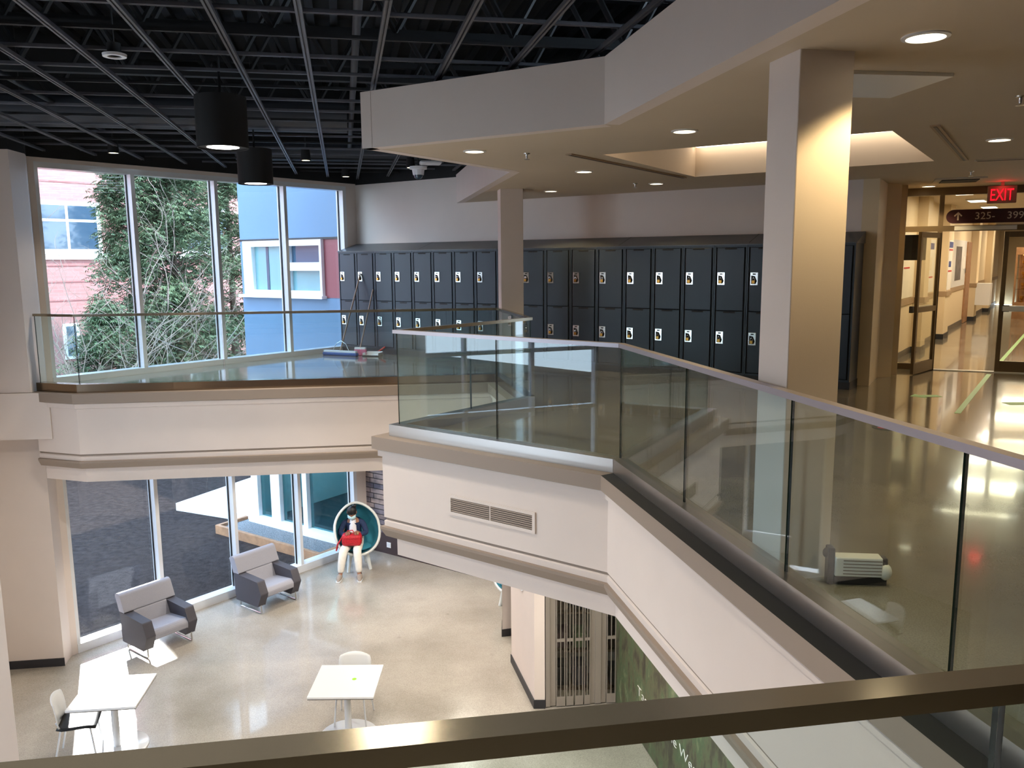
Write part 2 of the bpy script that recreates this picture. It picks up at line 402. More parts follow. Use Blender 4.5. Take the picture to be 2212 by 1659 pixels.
# left wall with its tall daylight window (beyond the frame), rear and right walls
LA, LB = (-7.7,11.9), (-8.9,-4.3); LD = (Vector(LB)-Vector(LA)); LLEN = LD.length; LD.normalize()
def lp(t): return pt(LA, (LD, t))
wall('wall_left', [(lp(0), lp(4.8), -.2, LF, TOP, 0), (lp(9.0), lp(LLEN), -.2, LF, TOP, 0), (lp(4.8), lp(9.0), -.2, LF, LF+.9, 0),
     (lp(4.8), lp(9.0), -.2, 2.2, TOP, 0)], ['wall','black'])
b = MB()
for t in (4.8, 6.18, 7.56, 8.94): b.wallseg(lp(t), lp(t+.06), -.18, LF+.9, 2.2)
for z in (LF+.9, SOF, -.06, 2.12): b.wallseg(lp(4.8), lp(9.0), -.12, z, z+.08)
b.build('window_3', 'alum', kind='structure')
wall('wall_rear', [((-8.9,-4.3), (9.4,-4.3), -.2, LF, TOP, 0)], ['wall'])
wall('wall_right', [((9.4,-4.3), (9.4,11.3), -.2, LF, 3.3, 0)], ['wall'])
wall('wall_right_lower', [(pt(WCR,(LU,6.5)), (3.6,16.2), -.2, LF, SOF, 0), ((3.6,16.2),(9.4,16.2),.2,LF,SOF,0), ((9.4,16.2),(9.4,11.2),.2,LF,SOF,0)], ['wall'])
# front-left column of the lower hall, in the photograph's left edge
MB().prism([(-4.70,7.20),(-5.00,7.64),(-5.46,7.50),(-5.14,7.02)], LF, TOP).build('column_front', 'wall', kind='structure')
# alcove walls beside the corridor doors
wall('wall_alcove', [(WALLE, (5.16,11.98), -.2, 0, CZ, 0), ((5.16,11.98), (5.42,12.05), -.25, 0, CZ, 0), ((5.42,12.05),(5.47,12.42),-.25,0,CZ,0), ((5.47,12.42), tuple(Q0), -.2, 0, CZ, 0)], ['corrwall'])
wall('baseboard_alcove', [(WALLE, (5.175,11.97), .015, 0, .1, 0), ((5.16,11.965), (5.435,12.035), .012, 0, .1, 0), ((5.435,12.04),(5.485,12.41),.012,0,.1,0), ((5.485,12.41), tuple(Q0), .012, 0, .1, 0)], ['base'])
# ---- upper ceiling with its tray, and the deep band around the void
TA, TB, TC, TD = (.909,8.28), (2.31,10.57), (4.54,9.07), (3.106,6.915)
WP, BP, TP, KP, ZP = pt(WCR,(LU,2.52)), (0,9.78), (-1.34,7.70), (.715,6.45), (2.86,-4.3)
ceil_poly = [WP, BP, TP, KP, ZP, (9.4,-4.3), (9.4,11.3), pt(Q0,(QD,3.4)), tuple(Q0), (5.3,12.2), WALLE]
plate('ceiling', ceil_poly, CZ, 'ceil', False, holes=[[TA,TB,TC,TD]])
plate('ceiling_light_stop', ceil_poly, BT, 'black', False)  # hidden plate added over the soffit to keep window light off the tray
bl = [WP, BP, TP, KP, ZP]
for i in range(4):
    MB().wallseg(bl[i], bl[i+1], .12, CZ-.002, BT).build('trim_%d' % (9+i), 'wall', kind='structure')
# tray: sloped cheeks, top and a linear light along the far side
ct = Vector(((TA[0]+TC[0])/2, (TA[1]+TC[1])/2))
tin = [tuple(ct+(Vector(p)-ct)*.992) for p in (TA,TB,TC,TD)]
b = MB(); lo = [(p[0],p[1],CZ) for p in (TA,TB,TC,TD)]; hi = [(p[0],p[1],3.16) for p in tin]
b.add(lo+hi, [(0,1,5,4),(1,2,6,5),(2,3,7,6),(3,0,4,7),(4,5,6,7)])
b.build('ceiling_tray', 'ceil', kind='structure')
cl = thing('cove_light', 'long glowing linear light inside the recessed ceiling tray', 'ceiling light', (tin[1][0], tin[1][1], 3.072))
a, c = Vector(tin[1]), Vector(tin[2]); dv = (c-a).normalized(); nv = Vector((dv.y, -dv.x))
b = MB(); p0 = dv*.04+nv*.04; p1 = dv*((c-a).length-.04)+nv*.04
b.prism([tuple(p0), tuple(p1), tuple(p1+nv*.10), tuple(p0+nv*.10)], .0, .07); b.build('lens', 'cove', cl)
a, c = Vector(tin[3]), Vector(tin[0]); dv = (c-a).normalized(); nv = Vector((dv.y, -dv.x)); p0 = a+dv*.04+nv*.03-Vector(tin[1]); p1 = p0+dv*((c-a).length-.08)
MB().prism([tuple(p0), tuple(p1), tuple(p1+nv*.10), tuple(p0+nv*.10)], .0, .07).build('lens', 'cove', cl)
# slim slot diffusers and access panel in the ceiling
def ceil_strip(name, label, cat, p, q, wd, m, h=.012):
    o = thing(name, label, cat, (p[0], p[1], CZ)); d = (Vector(q)-Vector(p)); L = d.length; o.rotation_euler = (0,0,math.atan2(d.y, d.x))
    MB().box(0, L, -wd/2, wd/2, -h, .002).build('body', m, o)
    MB().box(.02, L-.02, -wd/6, wd/6, -h-.004, -h+.002).build('slot', 'basegrey', o); return o
ceil_strip('slot_diffuser', 'thin slot diffuser along the left edge of the ceiling tray', 'air diffuser', (.564,8.186), (2.185,10.616), .07, 'rail')
ceil_strip('slot_diffuser', 'thin slot diffuser along the right edge of the ceiling tray', 'air diffuser', (3.30,6.62), (4.80,8.95), .07, 'rail')
ceil_strip('slot_diffuser', 'thin slot diffuser before the exit doors right of the tray', 'air diffuser', (4.95,9.02), (7.4,8.1), .09, 'ceil')
o = MB().prism([(1.863,4.70),(2.476,4.79),(2.40,5.404),(1.78,5.32)], CZ-.02, CZ+.002).build('access_panel', 'white', bevel=.004)
tag(o, 'pale square access panel in the ceiling right of the near pillar', 'ceiling panel')
o = thing('air_grille', 'dark square air grille in the ceiling before the exit doors', 'air grille', (5.95,11.2,CZ), -.4)
MB().box(-.3,.3,-.3,.3,-.02,-.001).build('frame', 'ceil', o); MB().box(-.22,.22,-.22,.22,-.03,-.012).build('louvre', 'lockergap', o)

# ---- pillars
def pillar(name, F, u, w, z0, z1, m='wall'):
    v = Vector((-u[1], u[0])); u = Vector(u); F = Vector(F)
    return MB().prism([tuple(F), tuple(F+u*w), tuple(F+u*w+v*w), tuple(F+v*w)], z0, z1).build(name, m, bevel=.006)
o = pillar('pillar', (1.425,4.225), (.978,.208), .30, 0, CZ); o['kind'] = 'structure'; o.name = 'column_near'
o = pillar('pillar', (-.145,12.06), (.99,.139), .33, 0, CZ); o['kind'] = 'structure'; o.name = 'column_far'
o = MB().prism([(-.185,12.26),(.12,12.34),(.13,12.66),(-.185,12.60)], LF, SOF).build('column_lower', 'wall', kind='structure')
MB().prism([(-.197,12.248),(.132,12.332),(.142,12.672),(-.197,12.612)], LF, LF+.12).build('baseboard_column', 'base', kind='structure')
# ---- wall end, gate bay and mural wall under the right balcony
MD = Vector((.206,-.978)); M0 = Vector((1.36,10.26))
MB().prism([(-.042,11.43),(.262,10.15),(.40,10.15),(.40,11.5)], LF, SOF).build('wall_stub', 'wall', kind='structure')
MB().prism([(-.057,11.43),(.25,10.137),(.405,10.137),(.40,11.45)], LF, LF+.12).build('baseboard_stub', 'base', kind='structure')
wall('wall_mural', [(tuple(M0), pt(M0,(MD,12.5)), .2, LF, SOF, 0)], ['wall'])
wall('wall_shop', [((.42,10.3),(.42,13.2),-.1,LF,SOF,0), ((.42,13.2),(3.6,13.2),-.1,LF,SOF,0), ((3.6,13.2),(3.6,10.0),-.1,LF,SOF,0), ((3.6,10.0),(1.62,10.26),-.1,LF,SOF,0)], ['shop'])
mu = thing('wall_mural_print', 'green forest mural print with white lettering on the lower wall', 'mural', (M0.x-.006, M0.y, LF))
mu.rotation_euler = (0,0,math.atan2(MD.y, MD.x))
MB().box(0, 9.5, -.006, -.001, .02, 2.85).build('print', 'mural', mu)
def tmax(w, sz):
    m = text_mesh(w, sz); x = max(v.co.x for v in m.vertices); bpy.data.meshes.remove(m); return x
tx = 1.27/(tmax('Taste for the', .175)+.05); pre = ''
for word in ('Taste', 'for', 'the', 'West'):
    me = text_mesh(word, .175, .002, .0035); me.materials.append(M['letters'])
    o = bpy.data.objects.new('lettering', me); C.objects.link(o); o.parent = mu; o.rotation_euler = (PI/2,0,0); o.scale = (tx,1,1)
    o.location = (.80+((tmax(pre, .175)+.05)*tx if pre else 0),-.008,.575); pre = (pre+' '+word).strip()
MB().box(.98, 1.08, -.010, -.006, .10, .30).build('emblem', 'letters', mu)
# ================================================================== WINDOWS (local x along the wall, y outward)
def window_wall(name, z0, z1, sill):
    r = bpy.data.objects.new(name, None); C.objects.link(r); r['kind'] = 'structure'
    r.location = (WL.x, WL.y, z0); r.rotation_euler = (0,0,math.atan2(WE.y, WE.x)); h = z1-z0
    ms = [(.08,.13),(1.45,1.512),(2.86,2.92),(4.228,4.292),(5.58,5.66)]
    for a, b_ in ms:
        m = MB().box(a, b_, 0, .20, sill, h-.08).build('mullion', 'alum', r)
        MB().box(a-.014, b_+.014, .125, .155, sill, h-.08).build('gasket', 'dark', m)
    MB().box(.08, 5.66, -.01, .20, 0, sill).build('sill', 'alum', r); MB().box(.08, 5.66, 0, .20, h-.08, h).build('header', 'alum', r)
    for i in range(4):
        MB().box(ms[i][1], ms[i+1][0], .135, .145, sill, h-.08).build('pane', 'pane', r)
    return r
window_wall('window_1', -.02, 3.14, .11)
window_wall('window_2', LF, SOF, .14)

# ================================================================== GLASS GUARDRAILS
RH = 1.055
def guardrail(i, label, joints, cap='bronzecap', ext0=0, ext1=0, panels=None):
    p, q = Vector(RAILP[i]), Vector(RAILP[i+1]); d = q-p; L = d.length
    o = thing('glass_guardrail', label, 'railing', (p.x, p.y, 0), math.atan2(d.y, d.x))
    rt = offset(RAILP, .07), offset(RAILP, -.05)
    def loc(P): v = Vector(P)-p; e = d/L; return (v.dot(e), -v.x*e.y+v.y*e.x)
    MB().prism([loc(rt[0][i]), loc(rt[0][i+1]), loc(rt[1][i+1]), loc(rt[1][i])], 0, .115).build('base_shoe', 'darksteel' if i < 3 else 'steel', o, bevel=.004)
    c0, c1 = offset(RAILP, .028), offset(RAILP, -.028)
    MB().prism([loc(c0[i]), loc(c0[i+1]), loc(c1[i+1]), loc(c1[i])], RH-.034, RH).build('handrail', cap, o, bevel=.004)
    js = [0]+list(joints)+[L]
    for a, b in zip(js[:-1], js[1:]):
        a += .006; b -= .006; g = MB()
        z0, z1, h = .112, RH-.02, .0065
        v = [(a,-h,z0),(b,-h,z0),(b,h,z0),(a,h,z0),(a,-h,z1),(b,-h,z1),(b,h,z1),(a,h,z1)]
        g.add(v, [(0,1,5,4),(2,3,7,6)], 0); g.add(v, [(1,2,6,5),(3,0,4,7),(0,3,2,1),(4,5,6,7)], 1)
        g.build('glass_panel', ['rpane','edge'], o)
    return o
guardrail(0, 'short glass railing piece at the window end of the far walkway', [])
guardrail(1, 'long glass railing along the far walkway in front of the windows', [1.9, 3.75])
guardrail(2, 'glass railing at the inner notch, running forward from the far column', [.98])
guardrail(3, 'glass railing on the hidden back side of the pointed balcony tip', [1.05])
guardrail(4, 'glass railing of the balcony tip above the fascia with the vent', [1.24], 'cap')
guardrail(5, 'long glass railing receding along the right balcony edge', [1.27, 2.55, 3.72, 4.6], 'cap')
guardrail(6, 'nearest glass railing crossing the bottom of the picture', [1.20, 2.7, 4.2, 5.7, 7.2, 8.6])

# ================================================================== LOCKERS
LW, LH, LROT = .4687, 1.90, math.atan2(LU.y, LU.x)
def make_locker():
    r = thing('locker', 'x', 'locker', (0,0,0), 0, 'charcoal lockers along the back wall')
    b = MB(); b.box(.002, LW-.002, .022, .45, .10, LH, 0)
    b.box(.002, .022, .004, .022, .10, LH); b.box(LW-.022, LW-.002, .004, .022, .10, LH); b.box(.022, LW-.022, .004, .022, LH-.03, LH); b.box(.022,LW-.022,.004,.022,.10,.125)
    b.build('body', 'locker', r)
    MB().box(.02, LW-.02, .0215, .0225, .12, LH-.02).build('shadow_gap', 'lockergap', r)
    for z0, z1 in ((.135, .985), (.995, LH-.035)):
        d = MB().box(.041, LW-.041, 0, .018, z0, z1).build('door', 'locker', r, bevel=.004)
        zc = z0+(z1-z0)*(.56 if z0 < .5 else .51)
        p = MB(); p.box(.052, .160, -.008, .001, zc-.088, zc+.088)
        p.build('handle_plate', 'chrome', d, bevel=.003)
        q = MB(); q.add([(.066,-.0085,zc-.07),(.13,-.0085,zc-.07),(.146,-.0085,zc-.03),(.118,-.0085,zc+.035),(.066,-.0085,zc+.045)], [(0,1,2,3,4)], 0)
        q.box(.085,.127,-.0092,-.008,zc+.056,zc+.072,0); q.build('latch_recess', 'lockergap', d)
        MB().box(LW/2-.085, LW/2+.085, -.0012, .002, z1-.026, z1-.004).build('vent', 'lockergap', d)
    return r
lk = make_locker()
def padlock_mesh():
    b = MB(); b.box(-.020,.020,-.024,-.002,-.040,0,0)
    b.tube([(-.013,-.013,-.004),(-.013,-.013,.02),(-.008,-.013,.032),(0,-.013,.036),(.008,-.013,.032),(.013,-.013,.02),(.013,-.013,-.004)], .0042, 6, 1)
    return b.build('padlock', ['brass','chrome'])
pl0 = padlock_mesh(); first = True
side = lambda k: ('%s locker from the window' % ORD[k]) if k < 16 else ('%s from the exit end' % (ORD[19-k]+' locker') if k < 19 else 'last locker at the exit end')
for k in range(20):
    r = lk if k == 0 else copy_tree(lk)
    P = LKO+LU*(LW*k); r.location = (P.x, P.y, 0); r.rotation_euler = (0,0,LROT)
    r['label'] = 'charcoal double-tier metal locker, the '+side(k)
    for z0, z1, nm in ((.135,.985,'lower'), (.995,LH-.035,'upper')):
        zc = z0+(z1-z0)*(.56 if z0 < .5 else .51)
        o = pl0 if first else pl0.copy()
        if not first: C.objects.link(o)
        first = False
        Q = P+LU*.103-LN*.009
        o.location = (Q.x, Q.y, zc-.022); o.rotation_euler = (0,0,LROT)
        tag(o, 'small brass padlock on the %s door of the %s' % (nm, side(k)), 'padlock', 'padlocks on the lockers')
lt = thing('sloped_capping', 'sloping dark metal top over the row of charcoal lockers', 'locker top', (LKO.x, LKO.y, LH), LROT)
TL = LW*20+.012
b = MB(); b.add([(-.01,-.004,0),(TL,-.004,0),(TL,.47,.155),(-.01,.47,.155),(TL,.47,0),(-.01,.47,0),(-.01,-.004,.012),(TL,-.004,.012)],
                [(6,7,2,3),(0,1,7,6),(1,4,2,7),(0,6,3,5),(0,5,4,1)]); b.build('slope', 'hood', lt)
for k in (4.25, 8.5, 12.75, 17):
    MB().add([(k*LW-.004,-.006,.011),(k*LW+.004,-.006,.011),(k*LW+.004,.47,.158),(k*LW-.004,.47,.158)], [(0,1,2,3)]).build('seam', 'lockergap', lt)
pln = thing('locker_plinth', 'dark recessed plinth under the whole row of lockers', 'plinth', (LKO.x, LKO.y, 0), LROT)
MB().box(0, TL-.01, .03, .47, 0, .10).build('plinth_board', 'base', pln)

# ================================================================== BLACK CEILING OVER THE VOID
RU, RC = Vector((-.1977,.9803)), Vector((.9803,.1977))
hull = [(-8.9,-4.3),(9.4,-4.3),(9.4,11.2),pt((9.4,11.2),(CD,20)),pt((5.9,13.0),(CD,20)),(5.9,13.0),tuple(Q0),WALLE,tuple(WCR),tuple(WL),(-7.7,11.9)]
plate('ceiling_roof', hull, TOP, 'black', False)
def clip(p, d, t0, t1):                # keep a line inside the hall (window, locker and left walls)
    for o, n in ((WL, -WN), (WCR, -LN), (Vector(LA), Vector((-LD.y, LD.x)))):
        s = (p-o).dot(n); k = d.dot(n)
        if abs(k) < 1e-6: continue
        t = -s/k
        if k > 0: t0 = max(t0, t)
        else: t1 = min(t1, t)
    return t0+.03, t1-.03
gr = thing('ceiling_grid', 'grid of dull grey metal struts hung below the black roof', 'ceiling grid', (0,0,3.3))
ribs = MB()
for i in range(-28, 34):
    p = RC*(i*.30); t0, t1 = clip(p, RU, -4, 17)
    if t1 > t0: ribs.T = Matrix.Rotation(math.atan2(RU.y, RU.x), 4, 'Z'); y = (Matrix.Rotation(-math.atan2(RU.y, RU.x), 4, 'Z') @ Vector((p.x,p.y,0))).y; ribs.box(t0, t1, y-.05, y+.05, TOP-.07, TOP-.002)
ribs.build('ceiling_ribs', 'steelblk', kind='structure')
ANG = math.atan2(RU.y, RU.x)
def strut(name, p, d, t0, t1, w, h, z, m, parent):
    b = MB(); b.T = Matrix.Translation((p.x, p.y, z)) @ Matrix.Rotation(math.atan2(d.y, d.x), 4, 'Z')
    b.box(t0, t1, -w/2, -w/2+w*.36, -h/2, h/2); b.box(t0, t1, w/2-w*.36, w/2, -h/2, h/2); b.box(t0, t1, -w/2, w/2, h/4, h/2)
    return b.build(name, m, parent)
for i in range(-15, 7):
    p = RC*(-.215+.548*i); t0, t1 = clip(p, RU, -4, 17)
    if t1 > t0+.3: strut('strut', p, RU, t0, t1, .046, .03, 0, 'strut', gr)
for j, t in enumerate([.9+.62*k for k in range(25)]):
    p = RU*t; t0, t1 = clip(p, RC, -9.5, 3.4)
    if t1 > t0+.3: strut('cross_bar', p, RC, t0, t1, .036, .026, .05, 'strut' if j % 3 else 'steelblk', gr)
# open-web steel joists under the roof deck
for j, (t, nm) in enumerate(zip([2.2, 4.3, 6.2, 8.1, 10.0, 12.0, 13.9], ORD)):
    p = RU*t; t0, t1 = clip(p, RC, -9.5, 4.0)
    if t1 < t0+1: continue
    o = thing('steel_joist', 'black open-web steel joist under the roof, %s row from the viewer' % nm, 'roof joist', (p.x, p.y, 3.75), math.atan2(RC.y, RC.x))
    MB().box(t0, t1, -.05, .05, 0, .05).box(t0, t1, -.02, .02, .05, .09).build('bottom_chord', 'steelblk', o)
    MB().box(t0, t1, -.06, .06, 1.02, 1.10).build('top_chord', 'steelblk', o)
    b = MB(); x = t0; k = 0
    while x < t1-.6:
        b.tube([(x,0,.06 if k % 2 else 1.02),(x+.55,0,1.02 if k % 2 else .06)], .03, 6); x += .55; k += 1
    b.build('web_bars', 'steelblk', o)
def pipe(name, label, cat, p, d, t0, t1, r, z, m):
    t0, t1 = clip(p, d, t0, t1); t0 += .45; t1 -= .45
    o = MB().tube([(p.x+d.x*t0, p.y+d.y*t0, z), (p.x+d.x*t1, p.y+d.y*t1, z)], r, 14).build(name, m); tag(o, label, cat); return o
pipe('air_duct', 'dark grey round duct high above the pendant lamps', 'duct', RU*11.2, RC, -6.0, .6, .20, 3.50+.06, 'duct')
pipe('air_duct', 'dark grey round duct near the windows under the roof', 'duct', RU*14.6, RC, -5.0, 2.5, .16, 3.55, 'duct')
pipe('sprinkler_pipe', 'thin dark pipe running toward the windows above the grid', 'pipe', RC*-3.3, RU, 0, 15, .03, 3.62, 'steelblk')
pipe('sprinkler_pipe', 'thin dark pipe beside the ceiling band above the grid', 'pipe', RC*.18, RU, 0, 15, .035, 3.6, 'duct')

# ================================================================== LIGHT FITTINGS
def downlight(loc, label, r=.085, warm=(1,.74,.36), e=70, ang=115, lens='lamp', lamp=True, nm='downlight'):
    o = thing(nm, label, 'ceiling light', loc, 0, 'recessed ceiling downlights')
    MB().lathe([(r*1.25,-.001),(r*1.25,-.008),(r*1.02,-.012),(r,-.004)], 28, close=False).build('trim_ring', 'plast', o)
    MB().lathe([(r,-.003),(r*.02,-.0031)], 28, close=False).build('lens', lens, o)
    if lamp:
        light('downlight_lamp', 'SPOT', (0,0,-.03), e, warm, .06, parent=o, spot_size=math.radians(ang), spot_blend=.35)
    return o
E0 = 64
for (x, y), s in (((1.93,4.01),'large bright ceiling downlight right of the near pillar'),
        ((1.394,6.80),'ceiling downlight left of the near pillar, above the balcony tip'),
        ((-.331,7.92),'ceiling downlight nearest the pointed end of the ceiling band'),
        ((.857,9.80),'ceiling downlight beside the left edge of the tray'),
        ((.60,12.50),'ceiling downlight just right of the far column'),
        ((1.976,11.42),'dim ceiling downlight in front of the middle lockers'),
        ((4.288,7.45),'ceiling downlight at the right edge of the picture'),
        ((6.05,12.2),'small ceiling downlight in front of the exit doors'),
        ((3.6,3.2),'ceiling downlight outside the picture on the right'), ((4.6,1.0),'ceiling downlight outside the picture near the viewer'),
        ((6.6,5.0),'ceiling downlight outside the picture far right'), ((7.0,9.0),'ceiling downlight outside the picture before the doors')):
    downlight((x, y, CZ), s, e=E0*(.35 if 'dim' in s else 1.3 if 'large' in s else 1))
for p, s in (((.161,8.124),'sprinkler head beside the ceiling band tip'), ((1.684,11.389),'sprinkler head beside the dim downlight'),
             ((3.265,5.473),'sprinkler head at the right picture edge'), ((5.546,10.177),'sprinkler head left of the exit sign')):
    o = thing('sprinkler', s, 'sprinkler', (p[0], p[1], CZ), 0, 'ceiling sprinkler heads')
    MB().lathe([(.034,.002),(.03,-.008),(.012,-.012),(.009,-.045),(.006,-.05)], 14).build('head', 'chrome', o)
    MB().lathe([(.028,-.056),(.028,-.059)], 14).build('deflector', 'chrome', o)
def pendant(p, label, e):
    o = thing('pendant_lamp', label, 'pendant lamp', (p[0], p[1], 2.70), 0, 'black drum pendant lamps')
    MB().lathe([(.205,.0),(.215,.0),(.215,.43),(.0,.43)], 40, close=False).lathe([(.205,.0),(.205,.03)], 40, close=False).build('drum', 'pend', o)
    MB().lathe([(.205,.012),(.001,.012)], 40, close=False).build('inner_baffle', 'pend', o)
    MB().lathe([(.135,.008),(.001,.0079)], 32, close=False).build('lens', 'lampw', o)
    MB().tube([(0,0,.43),(0,0,.75)], .012, 8).tube([(0,0,.75),(0,0,2.2)], .004, 6).build('stem', 'pend', o)
    light('pendant_bulb', 'SPOT', (0,0,-.02), e, (1,.92,.80), .13, parent=o, spot_size=math.radians(140), spot_blend=.5)
    return o
pendant((-2.49,7.38), 'black drum pendant lamp, the nearer and larger looking one', 460)
pendant((-3.23,10.73), 'black drum pendant lamp, the farther one before the window', 460)
pendant((-5.3,5.6), 'black drum pendant lamp added as fill light, outside the picture on the left', 460)  # this and the next two: unseen pendants added as fill light
pendant((-.75,1.25), 'black drum pendant lamp added as fill light, outside the picture above the viewer', 460)
pendant((-5.6,2.2), 'black drum pendant lamp added as fill light, outside the picture behind on the left', 460)
def spot_can(loc, label, e, tilt=(0,0)):
    o = thing('spot_lamp', label, 'spot lamp', loc, 0, 'small spot lamps in the black ceiling')
    MB().lathe([(.062,.0),(.075,.0),(.075,.02),(.06,.16),(.0,.16)], 20, close=False).build('can', 'pend', o)
    MB().lathe([(.062,.004),(.001,.0041)], 20, close=False).build('lens', 'lamp', o)
    MB().tube([(0,0,.16),(0,0,.35)], .012, 6).build('stem', 'steelblk', o)
    light('spot_bulb', 'SPOT', (0,0,-.015), e, (1,.88,.70), .05, parent=o, spot_size=math.radians(105), spot_blend=.6)
    return o
hb_ = thing('rail_glint_lamp', 'unseen round lamp added above the picture for the highlight on the near rail', 'ceiling lamp', (-.75,4.86,3.235))  # unseen lamp, added to put a highlight on the near handrail
MB().lathe([(.255,.17),(.255,0),(.27,0),(.27,.22),(.08,.40),(0,.40)], 32, close=False).build('housing', 'pend', hb_); MB().lathe([(.254,.165),(0,.1651)], 28, close=False).build('lens', 'lampglint', hb_)
MB().tube([(0,0,.40),(0,0,1.7)], .012, 6).build('stem', 'steelblk', hb_)
spot_can((-5.38,11.53,3.2), 'small bright spot lamp over the left window pane', 60)
spot_can((-3.02,12.54,3.2), 'small spot lamp right of the farther pendant lamp', 60)
spot_can((-2.906,14.95,3.2), 'small spot lamp near the window and locker corner', 60)
spot_can((-1.60,13.62,3.2), 'small spot lamp left of the white camera dome', 60)
o = thing('ceiling_speaker', 'white ring of a round fitting hanging in the black ceiling, upper left', 'ceiling fitting', (-3.013,6.597,3.28))
b = MB()
b.lathe([(.052,0),(.085,0),(.088,.02),(.052,.03),(.052,0)], 28, close=False); b.build('ring', 'plast', o); MB().lathe([(.05,.01),(.05,.10),(.0,.10)], 20, close=False).build('can', 'pend', o)
MB().tube([(0,0,.10),(0,0,.45)], .008, 6).build('stem', 'steelblk', o)
o = thing('security_camera', 'white dome camera under the black ceiling near the lockers', 'camera', (-1.46,13.45,3.10))
MB().lathe([(.14,.10),(.14,.06),(.10,.055),(.085,-.03),(.0,-.03)], 24, close=False).build('housing', 'plast', o); MB().lathe([(.075,-.03),(.06,-.075),(.03,-.09),(.0,-.095)], 20, close=False).build('dome', 'darkglass', o)
MB().tube([(0,0,.10),(0,0,.30)], .012, 6).build('stem', 'steelblk', o)
o = thing('wireless_access_point', 'flat white rounded box beside the dome camera', 'access point', (-1.25,13.30,3.24), .2)
MB().box(-.17,.17,-.10,.10,-.03,.03).build('case', 'plast', o, bevel=.028); MB().tube([(0,0,.03),(0,0,.2)], .012, 6).build('stem', 'steelblk', o)
# lower hall lamps under the balconies, unseen and assumed from the warm light there
for (x, y), s in (((-2.2,13.4),'assumed lower hall downlight above the egg chairs'), ((-.9,13.9),'assumed lower hall downlight beside the stone wall'), ((-4.2,12.6),'assumed lower hall downlight above the armchairs'),
        ((-.9,12.3),'assumed lower hall downlight under the inner notch'), ((.15,8.6),'assumed lower hall downlight under the balcony tip'), ((1.25,7.9),'assumed lower hall downlight before the mural'), ((1.6,5.8),'assumed lower hall downlight above the mural'), ((2.1,3.6),'assumed lower hall downlight under the right balcony'), ((.6,0.2),'assumed lower hall downlight under the near balcony')):
    downlight((x, y, SOF), s, e=150, warm=(1,.92,.80), ang=135, lens='lampdim')
# ================================================================== EXIT DOORS AND CORRIDOR
QA = math.atan2(QD.y, QD.x)
r = bpy.data.objects.new('door_1', None); C.objects.link(r); r['kind'] = 'structure'; r.location = (Q0.x, Q0.y, 0); r.rotation_euler = (0,0,QA)
b = MB()
b.box(0,.055,-.05,.06,0,2.62); b.box(.74,.80,-.05,.06,2.17,2.62); b.box(.74,.80,-.05,.06,0,2.09); b.box(2.47,2.53,-.05,.06,0,2.62); b.box(3.3,3.36,-.05,.06,0,CZ)
b.box(0,3.36,-.05,.06,2.09,2.17); b.box(0,3.36,-.06,.07,2.62,CZ); b.box(.055,.74,-.05,.06,0,.09); b.box(2.53,3.3,-.05,.06,0,.09)
b.build('frame', 'bronze', r)
for x0, x1, z0, z1 in ((.055,.74,.09,2.09),(.055,.74,2.17,2.62),(.80,2.47,2.17,2.62),(2.53,3.3,.09,2.09),(2.53,3.3,2.17,2.62)):
    MB().box(x0, x1, -.005, .005, z0, z1).build('pane', 'dpane', r)
MB().box(.95,1.75,-.10,-.045,2.10,2.16).build('door_closer', 'alum', r)
MB().box(.80,2.47,-.06,.06,.0,.012).build('threshold', 'alum', r)
def door_leaf(name, hinge, ang, w, label):
    o = thing(name, label, 'door', (hinge[0], hinge[1], .012), ang)
    b = MB(); b.box(0,.06,-.022,.022,0,2.06); b.box(w-.06,w,-.022,.022,0,2.06); b.box(.06,w-.06,-.022,.022,0,.16); b.box(.06,w-.06,-.022,.022,1.98,2.06); b.box(.06,w-.06,-.022,.022,.90,.98)
    b.build('stiles', 'bronze', o, bevel=.003)
    for z0, z1 in ((.16,.90),(.98,1.98)): MB().box(.06,w-.06,-.004,.004,z0,z1).build('glass', 'dpane', o)
    for s in (-1,):
        p = MB(); p.box(.03,w-.03,s*.075-.02,s*.075+.02,.90,.985); p.build('push_bar', 'alum', o, bevel=.008)
        MB().box(w-.12,w-.03,s*.078-.022,s*.078+.022,.895,.99).build('latch_case', 'dark', o)
    return o
hg = pt(Q0,(QD,.775),(QN,-.03))
door_leaf('exit_door', hg, math.atan2(-.60,-.62), .80, 'open glazed exit door leaf swung toward the lockers')
hg2 = pt(Q0,(QD,2.46))
o = door_leaf('exit_door', hg2, QA+PI, .845, 'closed glazed exit door leaf at the right edge of the picture')
# push bar faces the viewer on the closed leaf: mirror by turning the bar to the near side
for ch in o.children:
    if ch.name.startswith(('push_bar','latch_case')): ch.location.y = .15
# corridor shell
CW0 = Vector((5.95,13.02)); CN = Vector((-CD.y, CD.x))
cw = lambda t, d=0: pt(CW0,(CD,t),(CN,-d))
R0 = Vector(pt(Q0,(QD,3.45)))
wall('wall_corridor_left', [(pt(Q0,(QN,.0)), cw(.15), .2, 0, CZ+.05, 0), (cw(0), cw(21), .2, 0, CZ+.05, 0)]+
     [(cw(a, .17), cw(a+w_, .17), .2, 0, CZ+.05, 0) for a, w_ in ((2.25,.5),(5.2,.75),(11.2,.6),(15.5,.6))]+
     [(cw(a, .17), cw(a+.001, .0), .01, 0, CZ+.05, 0) for a in (2.25,5.2)], ['corrwall'])
wall('baseboard_corridor', [(cw(0,.012), cw(21,.012), .01, 0, .11, 0)]+[(cw(a-.012,.185), cw(a+w_+.012,.185), .19, 0, .11, 1) for a, w_ in ((2.25,.5),(5.2,.75),(11.2,.6),(15.5,.6))], ['basegrey','base'])
